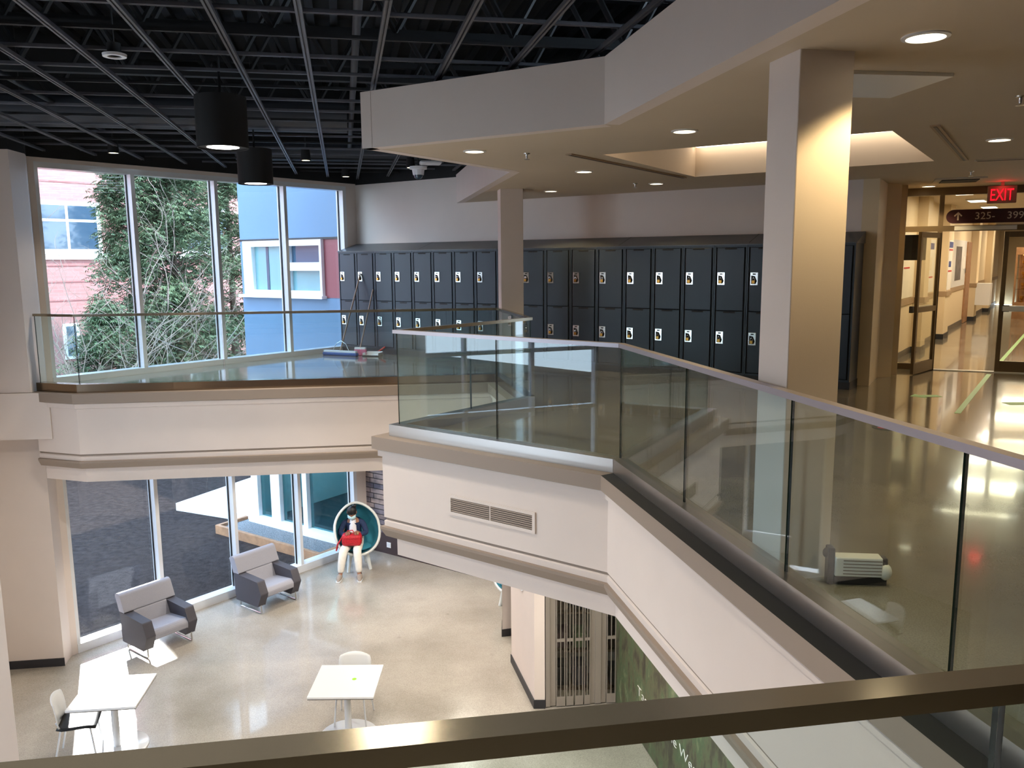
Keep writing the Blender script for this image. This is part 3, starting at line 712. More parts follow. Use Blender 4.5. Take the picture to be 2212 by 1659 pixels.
wall('trim_20', [(cw(0,.02), cw(21,.02), .02, .90, 1.0, 0)]+[(cw(a-.02,.195), cw(a+w_+.02,.195), .2, .90, 1.0, 0) for a, w_ in ((2.25,.5),(5.2,.75),(11.2,.6))], ['rail'])
wall('wall_corridor_right', [(tuple(R0), pt(R0,(CD,20)), -.2, 0, CZ+.05, 0)], ['corrwall'])
wall('wall_corridor_end', [(cw(20.5,-.2), pt(R0,(CD,18.8)), .2, 0, CZ+.05, 0)], ['corrwall'])
plate('ceiling_corridor', [pt(Q0,(QN,.07)), pt(Q0,(QD,3.5),(QN,.07)), pt(R0,(CD,20)), cw(21,-.1)], CZ+.04, 'ceil', False)
for i, t in enumerate((1.6, 3.9, 6.4, 9.2, 12.2, 15.4)):
    for k, dx in enumerate((.75, 1.75)):
        p = pt(CW0,(CD,t+k*.5),(CN,-dx))
        o = thing('corridor_light', 'glowing corridor ceiling panel, %s row beyond the exit doors, %s side' % (ORD[i], ('left','right')[k]), 'ceiling light', (p[0],p[1],CZ+.04), math.atan2(CD.y,CD.x), 'corridor ceiling panels')
        MB().box(-.32,.32,-.16,.16,-.03,-.002).build('frame', 'plast', o); MB().box(-.29,.29,-.13,.13,-.034,-.029).build('lens', 'tube', o)
        if k == 0: light('corridor_lamp', 'AREA', (.0,-.5,-.06), 46, (1,.83,.58), 1.0, parent=o)
def on_wall(name, label, cat, t, w_, z0, z1, m, d=.012, off=0, kids=()):
    p = cw(t, off)
    o = thing(name, label, cat, (p[0], p[1], 0), math.atan2(CD.y, CD.x))
    MB().box(0, w_, -d, -.001, z0, z1).build('panel', m, o)
    for kn, x0, x1, a, b_, km in kids: MB().box(x0, x1, -d-.004, -d+.001, a, b_).build(kn, km, o)
    return o
on_wall('notice_board', 'pale notice board behind the sidelight glass left of the open door', 'notice board', .12, 2.0, 1.02, 2.12, 'board', kids=[('red_strip',.95,1.5,1.52,1.545,'redpaper'),('sheet',.42,.62,1.16,1.34,'paper'),('sheet',.7,.88,1.30,1.5,'paper'),('stamp',.7,.88,1.27,1.33,'bluepaper')])
on_wall('poster', 'blue headed white poster on the pilaster inside the corridor', 'poster', 5.28, .55, 1.02, 2.05, 'paper', .01, .17, [('heading',0,.55,1.9,2.02,'bluepaper'),('stripe',0,.55,1.84,1.87,'redpaper'),('block',.05,.4,1.5,1.62,'bluepaper'),('stripe',0,.55,1.4,1.43,'redpaper')])
on_wall('poster', 'white information poster left of the blue headed poster', 'poster', 3.4, 1.2, 1.02, 2.05, 'paper', .01, 0, [('heading',.1,1.0,1.86,1.98,'bluepaper'),('stripe',.1,1.0,1.3,1.33,'redpaper'),('text_block',.2,.8,1.45,1.7,'board')])
on_wall('picture', 'dark photo collage on a white board further down the corridor', 'picture', 7.4, 2.6, 1.0, 2.1, 'white', .02, 0, [('print',.5,1.6,1.15,1.95,'photo'),('sheet',2.0,2.4,1.4,1.7,'paper')])
on_wall('notice', 'narrow framed notice left of the photo collage', 'notice', 6.4, .35, 1.15, 2.05, 'photo', .02)
on_wall('corridor_door', 'brown wooden door on the left side of the corridor', 'door', 10.1, .9, .01, 2.08, 'wood', .04, 0, [('card_reader',-.25,-.16,1.3,1.42,'dark')])
on_wall('drinking_fountain', 'pale boxy cabinet fixed on the corridor wall past the wooden door', 'cabinet', 11.25, .5, .42, 1.0, 'white', .35, .17)
o = thing('monitor', 'black wall monitor seen through the sidelight beside the open door', 'monitor', (6.20,13.60,1.80), -.376)
MB().box(.02,.51,-.03,.03,-.137,.268).build('screen', 'dark', o, bevel=.006); MB().box(-.0,.20,.03,.07,.02,.10).build('bracket', 'steelblk', o)
# display case far down the corridor on the right
dc = pt(CW0,(CD,12.6),(CN,-1.45))
o = thing('display_case', 'lit glass display case with small trophies seen through the right exit door', 'display case', (dc[0],dc[1],0), math.atan2(CD.y,CD.x)-PI/2-.2)
b = MB(); b.box(-.45,.45,-.2,.2,0,.45); b.box(-.45,.45,-.2,.2,1.75,1.95)
for x in (-.45,.41): b.box(x,x+.04,-.2,-.16,.45,1.75); b.box(x,x+.04,.16,.2,.45,1.75)
b.box(-.45,.45,.18,.2,.45,1.75); b.build('cabinet', 'wood', o)
for z in (.8,1.1,1.4): MB().box(-.42,.42,-.18,.18,z,z+.015).build('shelf', 'dpane', o)
MB().box(-.3,.3,-.1,.1,1.73,1.75).build('strip_light', 'caselight', o)
cups = 0
for z in (.45,.815,1.115,1.415):
    for x in (-.28,-.1,.08,.26):
        p = Vector((dc[0],dc[1],0))+Matrix.Rotation(math.atan2(CD.y,CD.x)-PI/2-.2, 3, 'Z') @ Vector((x,-.02,0)); cups += 1
        c_ = MB().lathe([(.035,0),(.035,.02),(.012,.03),(.012,.07),(.045,.10),(.05,.17),(.046,.17),(.0,.11)], 12, close=False).build('trophy', 'brass'); c_.location = (p.x, p.y, z)
        tag(c_, 'gold trophy cup, %s from the left on the %s shelf of the display case' % (ORD[(cups-1) % 4], {.45:'bottom',.815:'second',1.115:'third',1.415:'top'}[z]), 'trophy', 'trophies in the display case')
light('case_lamp', 'POINT', (dc[0]-.1, dc[1]-.35, 1.5), 10, (1,.7,.38), parent=None).data.shadow_soft_size = .15
# exit sign and room sign
xs = thing('exit_sign', 'glowing red EXIT sign hanging under the ceiling before the doors', 'exit sign', (6.78,11.62,2.44), -.46)
MB().box(-.175,.175,-.03,.03,0,.235).build('housing', 'exitbox', xs, bevel=.006); MB().box(-.02,.02,-.015,.015,.235,.29).build('hanger', 'exitbox', xs)
me = text_mesh('EXIT', .21, .004); me.materials.append(M['exitred'])
vx = [v.co for v in me.vertices]; w_ = max(v.x for v in vx)-min(v.x for v in vx); sx = .275/w_
o = bpy.data.objects.new('lettering', me); C.objects.link(o); o.parent = xs; o.rotation_euler = (PI/2,0,0); o.scale = (sx,1.08,1); o.location = (-.1375-min(v.x for v in vx)*sx,-.032,.038)
light('exit_glow', 'POINT', (0,-.10,.20), .9, (1,.05,.05), parent=xs).data.shadow_soft_size = .08
sg = thing('room_sign', 'maroon rounded sign reading 325- 399 with an arrow over the doors', 'sign', pt(Q0,(QD,.83),(QN,-.075))+(2.20,), QA)
b = MB(); n = 14; pl = [(.1+.1*math.cos(PI/2+PI*i/n), .1+.1*math.sin(PI/2+PI*i/n)) for i in range(n+1)]+[(1.53,0)]+[(1.53+.1*math.cos(-PI/2+PI*i/n), .1+.1*math.sin(-PI/2+PI*i/n)) for i in range(1,n+1)]
b.T = Matrix.Rotation(PI/2, 4, 'X'); b.prism(pl, -.0, .018); b.build('plate', 'maroon', sg)
for body, x, s in (('325-', .37, .145), ('399', .78, .145)):
    me = text_mesh(body, s); me.materials.append(M['signtxt']); o = bpy.data.objects.new('numbers', me); C.objects.link(o); o.parent = sg; o.rotation_euler = (PI/2,0,0); o.location = (x,-.021,.055)
b = MB(); b.T = Matrix.Translation((.155,-.022,.045)) @ Matrix.Rotation(PI/2, 4, 'X')
b.prism([(-.011,0),(.011,0),(.011,.10),(-.011,.10)], 0, .003); b.prism([(0,.122),(-.055,.066),(-.042,.052),(0,.096),(.042,.052),(.055,.066)], 0, .0031)
b.build('arrow', 'signtxt', sg)
# floor tape, arrows and decal
def flat(name, label, cat, poly, m, z=.0008, h=.0012):
    c = sum((Vector(p) for p in poly), Vector((0,0)))/len(poly)
    o = MB().prism([(p[0]-c.x, p[1]-c.y) for p in poly], 0, h).build(name, m); o.location = (c.x, c.y, z); return tag(o, label, cat)
def band(p, q, w_):
    d = (Vector(q)-Vector(p)).normalized()*w_/2; return [(p[0]-d.y,p[1]+d.x),(p[0]+d.y,p[1]-d.x),(q[0]+d.y,q[1]-d.x),(q[0]-d.y,q[1]+d.x)]
flat('floor_tape', 'long green tape line on the floor in front of the exit doors', 'floor tape', band((7.02,12.0),(4.93,8.97),.06), 'green')
p, q = at(2157,786,0), at(2216,720,0); flat('floor_tape', 'green tape line on the corridor floor beyond the right door', 'floor tape', band((p.x,p.y),(q.x,q.y),.06), 'green')
a = Vector((5.16,10.15)); flat('floor_arrow', 'green arrow sticker on the floor left of the tape line', 'floor sticker', [tuple(a+Vector(v)) for v in ((-.20,-.02),(-.06,.14),(-.05,.06),(.17,.06),(.17,-.09),(-.05,-.09),(-.06,-.17))], 'green')
p = at(2195,872,0); a = Vector((p.x,p.y)); flat('floor_arrow', 'green sticker on the floor at the right edge of the picture', 'floor sticker', [tuple(a+Vector(v)) for v in ((-.12,-.08),(.14,-.08),(.14,.09),(-.12,.09))], 'green')
o = thing('floor_decal', 'round dark floor decal with red footprints behind the right railing', 'floor sticker', (3.82,8.22,.001))
MB().lathe([(.15,0),(.15,.001),(.0,.001)], 28, close=False).build('disc', 'edge', o)
for sx in (-1,1): MB().lathe([(.05,.001),(.05,.002),(0,.002)], 14, c=(sx*.055,.0,0), close=False).build('footprint', 'redpaper', o)
o = thing('floor_box', 'white grilled box on a black stand at the foot of the near pillar', 'floor box', (1.775,4.195,0), -.12)
MB().box(-.09,.20,-.03,.03,.0,.05).box(-.105,-.07,-.035,.035,.0,.20).box(.17,.20,-.03,.03,.03,.15).build('stand', 'dark', o, bevel=.006)
b = MB(); b.box(-.07,.17,-.045,.04,.05,.155)
b.build('box', 'white', o, bevel=.006)
for k in range(5): MB().box(-.03,.165,-.048,-.044,.065+k*.018,.069+k*.018).build('grille_slot', 'basegrey', o)
MB().ball((.19,-.02,.075), .035, .03, .045).build('torn_corner', 'white', o); MB().ball((-.10,-.0,.165), .028, .02, .03).build('knob', 'dark', o)
# vent in the balcony fascia
fd = Vector((KK[0]-AA[0], KK[1]-AA[1])).normalized(); fp = offset(RAILP, .121)
A_ = Vector(fp[4]); vs0 = (Vector(on(970,1085,fp[4],fp[5])[:2])-A_).dot(fd); vs1 = (Vector(on(1157,1120,fp[4],fp[5])[:2])-A_).dot(fd)
ov = thing('vent_grille', 'cream louvred vent grille set in the balcony fascia', 'vent', (A_.x+fd.x*vs0, A_.y+fd.y*vs0, -.645), math.atan2(fd.y, fd.x)); VW = vs1-vs0
b = MB(); b.box(0,VW,-.012,-.001,0,.03); b.box(0,VW,-.012,-.001,.165,.195); b.box(0,.03,-.012,-.001,.03,.165); b.box(VW-.03,VW,-.012,-.001,.03,.165); b.box(VW/2-.006,VW/2+.006,-.011,-.001,.03,.165)
b.build('frame', 'wall', ov); MB().box(.03,VW-.03,-.0035,-.001,.03,.165).build('dark_back', 'lockergap', ov)
for k in range(7):
    z = .036+k*.0188; MB().add([(.03,-.011,z),(VW-.03,-.011,z),(VW-.03,-.004,z+.011),(.03,-.004,z+.011)], [(0,1,2,3)]).build('louvre', 'tan', ov, solid=.003)
# framed board on the wall stub, outlet on the stone wall
sd = (Vector((.262,10.15))-Vector((-.042,11.43))).normalized()
o = thing('framed_notice', 'pale framed notice on the white wall end of the lower hall', 'notice', (.03,11.12,-2.75), math.atan2(sd.y, sd.x))
MB().box(0,.42,-.025,-.002,0,.95).build('frame', 'alum', o); MB().box(.02,.40,-.028,-.024,.02,.93).build('sheet', 'board', o)
MB().box(.08,.34,-.029,-.0275,.5,.8).build('printed_block', 'rail', o)
p = on(842,1177, tuple(WCR), WALLE); o = thing('wall_outlet', 'white double outlet low on the stone wall beside the egg chair', 'outlet', (p.x-LN.x*.022, p.y-LN.y*.022, p.z-.05), LROT)
MB().box(-.055,.055,-.012,0,0,.11).build('plate', 'white', o, bevel=.003); MB().box(-.035,-.005,-.015,-.011,.03,.085).box(.008,.038,-.015,-.011,.03,.085).build('sockets', 'alum', o)
MB().wallseg(pt(WCR,(LN,-.02)), pt(WCR,(LU,6.4),(LN,-.02)), .018, LF, LF+.42).build('baseboard_stone', mat('dark brown base', (66,50,50), .6), kind='structure')
# folding security gate
g0, g1 = Vector((.41,10.155)), Vector((1.35,10.262)); gd = (g1-g0).normalized()
gt = thing('security_gate', 'grey folding security gate with clear slots under the balcony', 'gate', (g0.x,g0.y,LF+.02), math.atan2(gd.y,gd.x)); GL = (g1-g0).length; GH = SOF-LF-.03
def slat(x0, x1, y=0): MB().box(x0, x1, y-.012, y+.012, .0, GH).build('slat', 'gate', gt)
for x0, x1, y in ((0,.055,0),(.06,.135,.02),(.60,.66,.02),(.66,.74,0),(.745,.81,.02)): slat(x0, x1, y)
for x0, x1 in ((.14,.26),(.275,.37),(.39,.50),(.515,.595),(.815,.94)):
    b = MB(); b.box(x0, x0+.011, -.014, .01, .0, GH); b.box(x1-.011, x1, -.014, .01, .0, GH); b.box((x0+x1)/2-.005,(x0+x1)/2+.005,-.013,.005,.0,GH)
    b.box(x0, x1, -.012, .01, 0, .13)
    for z in (.9,1.65,2.4): b.box(x0, x1, -.012, .01, z, z+.04)
    b.build('grille_leaf', 'gate', gt); MB().box(x0+.011, x1-.011, -.002, .002, .13, GH).build('clear_panel', 'dpane', gt)
for x, z in ((.03,2.35),(.03,1.75),(.70,2.3),(.70,1.7)): MB().lathe([(.012,0),(.012,.02),(0,.02)], 10, c=(0,0,0), close=False).build('lock', 'chrome', gt).matrix_local = Matrix.Translation((x,-.012,z)) @ Matrix.Rotation(PI/2,4,'X')
# things inside the shop behind the gate
sh = thing('shop_shelf', 'wooden shop shelf behind the security gate', 'shelf', (.50,10.60,LF+.01))
for z in (.0,.55,1.1,1.65,2.2): MB().box(0,1.9,0,.40,z,z+.03).build('board', 'shelfwood', sh)
for x in (0,.93,1.87): MB().box(x,x+.03,0,.40,.03,2.6).build('upright', 'shelfwood', sh)
cols = ['darkfab','leaf','dark','denim','bark','photo','maroon','wood','shop']; k = 0
for zi, z in enumerate((.03,.58,1.13,1.68)):
    for xi in range(7):
        k += 1; x = .05+xi*.255+(.03 if xi > 3 else 0); hh = random.uniform(.2,.42)
        c_ = MB().box(0,.19,0,.28,0,hh).build('shop_box', random.choice(cols), bevel=.006); c_.location = (.50+x, 10.66, LF+.011+z)
        tag(c_, 'packed shop item, %s along the %s shelf behind the gate' % (ORD[xi], ('bottom','second','third','top')[zi]), 'shop item', 'items on the shop shelf')
light('shop_lamp', 'AREA', (1.5,11.3,SOF-.05), 4, (1,.85,.65), .6, target=(1.5,11.3,LF))
# ================================================================== LOWER HALL FURNITURE
def make_armchair(label):
    r = thing('lounge_armchair', label, 'armchair', (0,0,0), 0, 'grey lounge armchairs by the window')
    prof = [(-.30,.13),(-.40,.36),(-.31,.57),(.34,.60),(.30,.13)]
    for s in (-1, 1):
        b = MB(); x0, x1 = (s*.42, s*.27) if s < 0 else (s*.27, s*.42)
        b.T = Matrix(((0,0,1,0),(1,0,0,0),(0,1,0,0),(0,0,0,1)))      # profile y,z swept along x
        b.prism(prof, x0, x1); b.build('arm', 'darkfab', r, bevel=.018)
        f = MB(); x = s*.36
        f.tube([(x,.26,.14),(x,.27,.02),(x,.24,.012),(x,-.28,.012),(x,-.31,.02),(x,-.30,.15)], .013, 8); f.build('sled_leg', 'chrome', r)
    b = MB(); b.T = Matrix(((0,0,1,0),(1,0,0,0),(0,1,0,0),(0,0,0,1)))
    b.prism([(-.38,.27),(-.39,.37),(-.33,.43),(.15,.39),(.15,.25)], -.268, .268); b.build('seat_cushion', 'greyfab', r, bevel=.025)
    b = MB(); b.T = Matrix(((0,0,1,0),(1,0,0,0),(0,1,0,0),(0,0,0,1)))
    b.prism([(.09,.36),(.20,.605),(.345,.605),(.30,.30)], -.268, .268); b.prism([(.19,.602),(.30,.86),(.345,.885),(.41,.875),(.44,.84),(.345,.602)], -.42, .42); b.build('backrest', 'greyfab', r, bevel=.025)
    return r
a1 = make_armchair('grey lounge armchair nearer the pier, with sunlight at its left side')
def yaw(f): return math.atan2(f[0], -f[1])       # turns local -y to face direction f
a1.location = (-5.52,12.10,LF); a1.rotation_euler = (0,0,yaw((.80,-.60)))
a2 = copy_tree(a1); a2['label'] = 'grey lounge armchair in the middle of the window, farther from the pier'
a2.location = (-4.29,13.66,LF); a2.rotation_euler = (0,0,yaw((.80,-.60)))
def make_table(label, w, loc, rz):
    r = thing('cafe_table', label, 'table', loc, rz, 'square white cafe tables')
    MB().box(-w/2,w/2,-w/2,w/2,.712,.74).build('tabletop', ['white'], r, bevel=.004); MB().box(-w/2+.004,w/2-.004,-w/2+.004,w/2-.004,.702,.7125).build('edge_band', 'basegrey', r)
    MB().lathe([(.042,.03),(.042,.70)], 20).build('column', 'alum', r); MB().lathe([(.36,0),(.36,.015),(.34,.026),(.05,.032)], 40).build('base', 'alum', r)
    return r
t1 = make_table('white square cafe table in the sunlight by the pier', .79, (-4.875,9.335,LF), .11)
t2 = make_table('white square cafe table in the middle with a green spot on top', .795, (-2.08,9.55,LF), .0)
s_ = MB().lathe([(.028,.0),(.028,.001),(0,.001)], 14, close=False).build('green_sticker', mat('lime sticker', (150,220,40), .5)); s_.location = (-1.99,9.58,LF+.7405)
tag(s_, 'tiny lime green sticker on the middle table', 'sticker')
def make_chair(label):
    r = thing('stacking_chair', label, 'chair', (0,0,0), 0, 'white backed stacking chairs')
    def back(u, v):
        x = (u-.5)*(.40+.03*math.sin(v*PI)) * (1-.10*max(0, v-.75)*4*.5); z = .46+.36*v
        y = .205+.05*v*v-.045*(1-(2*u-1)**2)*-1*.9 - .03; zc = z - (.035*(2*u-1)**2 if v > .98 else 0)
        return (x, y+.0, zc)
    MB().grid(back, 9, 8).build('backrest', 'white', r, solid=.012)
    def seat(u, v):
        x = (u-.5)*.42; y = -.22+.42*v; z = .45-.03*math.sin(u*PI)*.4-.05*max(0,.25-v)**1.2*2+.05*max(0,v-.85)*3
        return (x, y, z)
    MB().grid(seat, 9, 9).build('seat', 'dark', r, solid=.02)
    for sx in (-1, 1):
        MB().tube([(sx*.17,-.15,.435),(sx*.205,-.205,.0)], .011, 8).build('leg', 'alum', r)
        MB().tube([(sx*.18,.16,.44),(sx*.215,.25,.0)], .011, 8).build('leg', 'alum', r)
        MB().tube([(sx*.17,-.15,.437),(sx*.18,.16,.442),(sx*.19,.20,.55)], .010, 8).build('side_rail', 'alum', r)
    return r
c1 = make_chair('white backed chair with dark seat on the left of the sunlit table')
c1.location = (-5.24,9.20,LF); c1.rotation_euler = (0,0,yaw((.95,.28)))
c2 = copy_tree(c1); c2['label'] = 'white backed chair pushed in behind the middle table'
c2.location = (-2.085,9.90,LF); c2.rotation_euler = (0,0,yaw((-.02,-1)))
# ---- egg chairs
def make_egg(label):
    r = thing('egg_chair', label, 'egg chair', (0,0,0), 0, 'white egg chairs with teal lining')
    O, U_, N_ = Vector((0,-.10,.82)), Vector((0,.36,.933)), Vector((0,-.933,.36))
    def shell(k, off):
        def f(u, v):
            a = u*2*PI; h = math.cos(a); s = math.sin(v*PI/2); wd = 1-.26*max(h,0)**1.4
            return O + Vector((1,0,0))*(.43*k*math.sin(a)*s*wd) + U_*(.50*k*math.copysign(abs(h)**.78,h)*s) - N_*(.44*k*math.cos(v*PI/2)-off)
        return f
    MB().grid(shell(1.0, 0), 40, 14, closed_u=True).build('shell', 'fglass', r, solid=.045)
    MB().grid(shell(.925, .012), 40, 14, closed_u=True).build('lining', 'teal', r)
    MB().ball((0,-.03,.445), .29, .235, .05, 24, 8).build('seat_cushion', 'teal', r)
    for sx in (-1, 1):
        for sy in (-1, 1):
            MB().tube([(sx*.14,.05+sy*.15,.42),(sx*.215,.05+sy*.22,.0)], .05, 10, r2=.032).build('leg', 'fglass', r)
    return r
eg = make_egg('white egg chair with teal lining, occupied by the seated person')
eg.location = (-3.02,15.26,LF); eg.rotation_euler = (0,0,.40)
e2 = copy_tree(eg); e2['label'] = 'white egg chair half hidden behind the lower pillar'
e2.location = (.03,13.38,LF); e2.rotation_euler = (0,0,-.9)

# ================================================================== PERSON
def skin_mesh(name, verts, edges, radii, mats, parent, sub=2, root=0):
    me = bpy.data.meshes.new(name); me.from_pydata(verts, edges, []); o = bpy.data.objects.new(name, me); C.objects.link(o)
    o.modifiers.new('skin', 'SKIN')
    sd_ = me.skin_vertices[0].data if me.skin_vertices else None
    if sd_ is None:
        me.attributes; bpy.context.view_layer.objects.active = o
    for i, rr in enumerate(radii): sd_[i].radius = rr if isinstance(rr, tuple) else (rr, rr); sd_[i].use_root = (i == root)
    if sub: m = o.modifiers.new('sub', 'SUBSURF'); m.levels = m.render_levels = sub
    dg = bpy.context.evaluated_depsgraph_get(); dg.update()
    nm = bpy.data.meshes.new_from_object(o.evaluated_get(dg)); bpy.data.objects.remove(o)
    for m in (mats if isinstance(mats, (list,tuple)) else [mats]): nm.materials.append(M[m])
    nm.polygons.foreach_set('use_smooth', [True]*len(nm.polygons))
    o = bpy.data.objects.new(name, nm); C.objects.link(o); o.parent = parent; return o
pr = thing('person', 'person in denim jacket and face mask sitting in the egg chair, looking down', 'person', (-3.06,15.22,LF), .06)
V = [(0,.02,.52),(0,.05,.66),(0,.03,.84),(0,-.01,.965),(0,-.035,1.03),(-.005,-.075,1.10),(-.01,-.105,1.175),   # pelvis..head 0-6
     (-.17,.01,.93),(-.235,-.06,.72),(-.12,-.20,.775),(-.075,-.265,.82),                                         # left arm 7-10
     (.17,.01,.93),(.235,-.06,.72),(.14,-.20,.775),(.105,-.265,.82),                                             # right arm 11-14
     (-.09,-.02,.51),(-.15,-.42,.505),(-.185,-.47,.28),(-.205,-.50,.09),(-.215,-.60,.045),                      # left leg 15-19
     (.09,-.02,.51),(.10,-.42,.505),(.125,-.47,.28),(.14,-.50,.09),(.155,-.60,.045)]                            # right leg 20-24
Ed = [(0,1),(1,2),(2,3),(3,4),(4,5),(5,6),(3,7),(7,8),(8,9),(9,10),(3,11),(11,12),(12,13),(13,14),(0,15),(15,16),(16,17),(17,18),(18,19),(0,20),(20,21),(21,22),(22,23),(23,24)]
Rd = [.115,.115,.115,.07,.05,.085,.078, .052,.042,.030,.028, .052,.042,.030,.028, .085,.062,.055,.038,.035, .085,.062,.055,.038,.035]
body = skin_mesh('body', V, Ed, Rd, 'skin', pr)
# hands: five separate fingers each, curled over the bag
def hand(c, s):
    b = MB(); c = Vector(c)
    b.ball(c, .036, .045, .018, 12, 8)
    for i, (dx, L) in enumerate(((-.027,.062),(-.010,.070),(.009,.066),(.026,.052))):
        p = c+Vector((dx,-.03,.004)); b.tube([p, p+Vector((dx*.15,-L*.45,.004)), p+Vector((dx*.2,-L*.8,-.014)), p+Vector((dx*.2,-L*.95,-.034))], .0085, 6)
    p = c+Vector((-s*.028,.0,.0)); b.tube([p, p+Vector((-s*.028,-.025,.0)), p+Vector((-s*.032,-.052,-.012))], .0095, 6)
    return b
for s, c in ((-1,(-.065,-.285,.832)), (1,(.10,-.28,.832))): hand(c, s).build('hand', 'skin', pr)
skin_mesh('jacket', [(0,.04,.60),(0,.05,.70),(0,.035,.85),(0,.0,.955),(-.175,.01,.93),(-.25,-.06,.74),(-.12,-.24,.765),(.175,.01,.93),(.25,-.06,.74),(.15,-.24,.765)],
     [(0,1),(1,2),(2,3),(3,4),(4,5),(5,6),(3,7),(7,8),(8,9)], [(.165,.13),(.16,.13),(.155,.125),.075,.066,.058,.044,.066,.058,.044], 'denim', pr, root=2)
b = MB(); b.grid(lambda u,v: ((u-.5)*(.10+.06*v), -.088-.042*math.sin(v*PI*.6)-.02*(1-v)+.05*(2*u-1)**2*(1-v), 1.015-.32*v), 7, 9); b.build('shirt_front', 'shirt', pr, solid=.012)
skin_mesh('trousers', [(0,.02,.53),(-.095,-.02,.52),(-.15,-.41,.515),(-.185,-.465,.29),(-.204,-.498,.10),(.095,-.02,.52),(.105,-.41,.515),(.127,-.465,.29),(.139,-.498,.10)],
     [(0,1),(1,2),(2,3),(3,4),(0,5),(5,6),(6,7),(7,8)], [.13,.10,.084,.076,.060,.10,.084,.076,.060], 'pants', pr)
for sx, x in ((-1,-.21),(1,.148)):
    b = MB()
    for (yy, w_, h) in ((0,0,0),): pass
    b.grid(lambda u,v: (x+sx*.02*v+.054*math.sin(u*2*PI)*(math.sin(min(1,v*1.02+.06)*PI))**.45, -.455-.27*v, .012+max(0,(.065+.055*(1-v)**1.6)*(1+math.cos(u*2*PI))/2*(math.sin(min(1,v*1.0+.08)*PI))**.4)), 14, 12, closed_u=True)
    sh_ = b.build('shoe', 'shoe', pr)
    MB().grid(lambda u,v: (x+sx*.02*(.1+.4*v)+.034*(u-.5)*2, -.47-.11*v, .115-.035*v-.02*(2*u-1)**2), 6, 5).build('laces', 'shoedark', sh_, solid=.01)
    MB().prism([(x-.045,-.46),(x+.045,-.46),(x+.05+sx*.015,-.62),(x+.035+sx*.02,-.72),(x-.035+sx*.02,-.72),(x-.05+sx*.015,-.62)], .002, .022).build('sole', 'white', sh_, bevel=.006)
# head: hair cap with a bun, mask, brow, eyes, nose and ears follow the tilted skull
HT = Matrix.Translation((-.01,-.10,1.155)) @ Matrix.Rotation(math.radians(26), 4, 'X')
def hb(): b = MB(); b.T = HT; return b
b = hb(); b.grid(lambda u,v: (.092*math.cos(u*2*PI)*math.sin(v*1.9+.001), .018+.108*math.sin(u*2*PI)*math.sin(v*1.9+.001)*(1 if math.sin(u*2*PI) > 0 else .78), .018+.105*math.cos(v*1.9)), 20, 10, closed_u=True)
b.ball((.045,.09,.085), .042, .04, .04, 12, 8); b.build('hair', 'hair', pr)
b = hb(); b.grid(lambda u,v: ((u-.5)*.15, -.098+.055*(2*u-1)**2-.018*math.sin(v*PI), -.015-.082*v), 9, 6); b.build('face_mask', 'mask', pr, solid=.006)
b = hb(); b.ball((0,-.096,.0), .012, .016, .024, 8, 6); b.build('nose', 'skin', pr)
for sx in (-1,1):
    b = hb(); b.ball((sx*.032,-.084,.022), .012, .008, .007, 8, 6); b.build('eye', 'hair', pr)
    b = hb(); b.ball((sx*.086,.005,.0), .012, .018, .028, 8, 6); b.build('ear', 'skin', pr)
bg = thing('handbag', 'red quilted bag held on the lap of the seated person', 'bag', (-3.045,14.94,LF+.575), .05)
b = MB(); b.box(-.185,.185,-.10,.10,0,.235); b.build('bag_body', 'bag', bg, bevel=.06)
MB().tube([(-.10,-.02,.23),(-.07,-.03,.29),(.02,-.03,.30),(.06,-.02,.23)], .010, 8).build('handle', 'bag', bg)
MB().box(-.13,.13,-.1015,-.099,.150,.154).build('zip', 'dark', bg); MB().box(.12,.135,-.07,-.05,.225,.262).build('yellow_tag', mat('yellow tag', (220,190,60), .5), bg)
MB().tube([(-.18,.0,.16),(-.27,-.02,.02),(-.30,.0,-.10),(-.28,.05,-.05)], .014, 8).build('strap', 'bag', bg)

# ================================================================== BROOMS ON THE FAR WALKWAY
br = thing('push_broom', 'wide blue push broom leaning on the lockers', 'broom', (-3.17,15.17,0), -.40)
def frame_pts(o, P): v = Matrix.Rotation(-o.rotation_euler[2], 3, 'Z') @ (Vector(P)-Vector(o.location)); return v
MB().box(-.35,.35,-.035,.035,.055,.095).build('head', 'alum', br, bevel=.006); MB().box(-.37,.37,-.05,.05,.0,.06).build('bristles', 'blue', br, bevel=.02)
MB().tube([(0,0,.09), frame_pts(br, (LKO.x+LU.x*.60-LN.x*.02, LKO.y+LU.y*.60-LN.y*.02, 1.49))], .014, 10).build('handle', 'handle', br)
MB().tube([(-.17,0,.09),(-.09,.02,.22),(.0,.035,.27),(.11,.02,.22),(.19,0,.09)], .005, 6).build('brace', 'chrome', br)
b2 = thing('floor_broom', 'small broom with pink bristles leaning on the lockers', 'broom', (-2.80,15.17,0), -.15)
MB().box(-.105,.105,-.03,.03,.11,.15).build('head', 'white', b2, bevel=.006); MB().box(-.11,.11,-.035,.035,0,.115).build('bristles', 'pink', b2, bevel=.008)
MB().tube([(0,0,.14), frame_pts(b2, (LKO.x+LU.x*.91-LN.x*.02, LKO.y+LU.y*.91-LN.y*.02, 1.20))], .0125, 10).build('handle', 'handle', b2)
dp = thing('dustpan', 'red dustpan lying beside the pink broom', 'dustpan', (-2.56,15.10,0), -.2)
b = MB(); b.box(-.15,.15,-.12,.12,.002,.012); b.box(-.15,-.14,-.12,.12,.012,.06); b.box(.14,.15,-.12,.12,.012,.06); b.box(-.15,.15,.11,.12,.012,.07); b.build('pan', 'white', dp)
MB().box(-.155,.155,-.135,-.115,.001,.02).build('lip', 'dark', dp); MB().tube([(.05,.12,.05),(.16,.22,.14)], .016, 8).build('handle', 'red', dp)

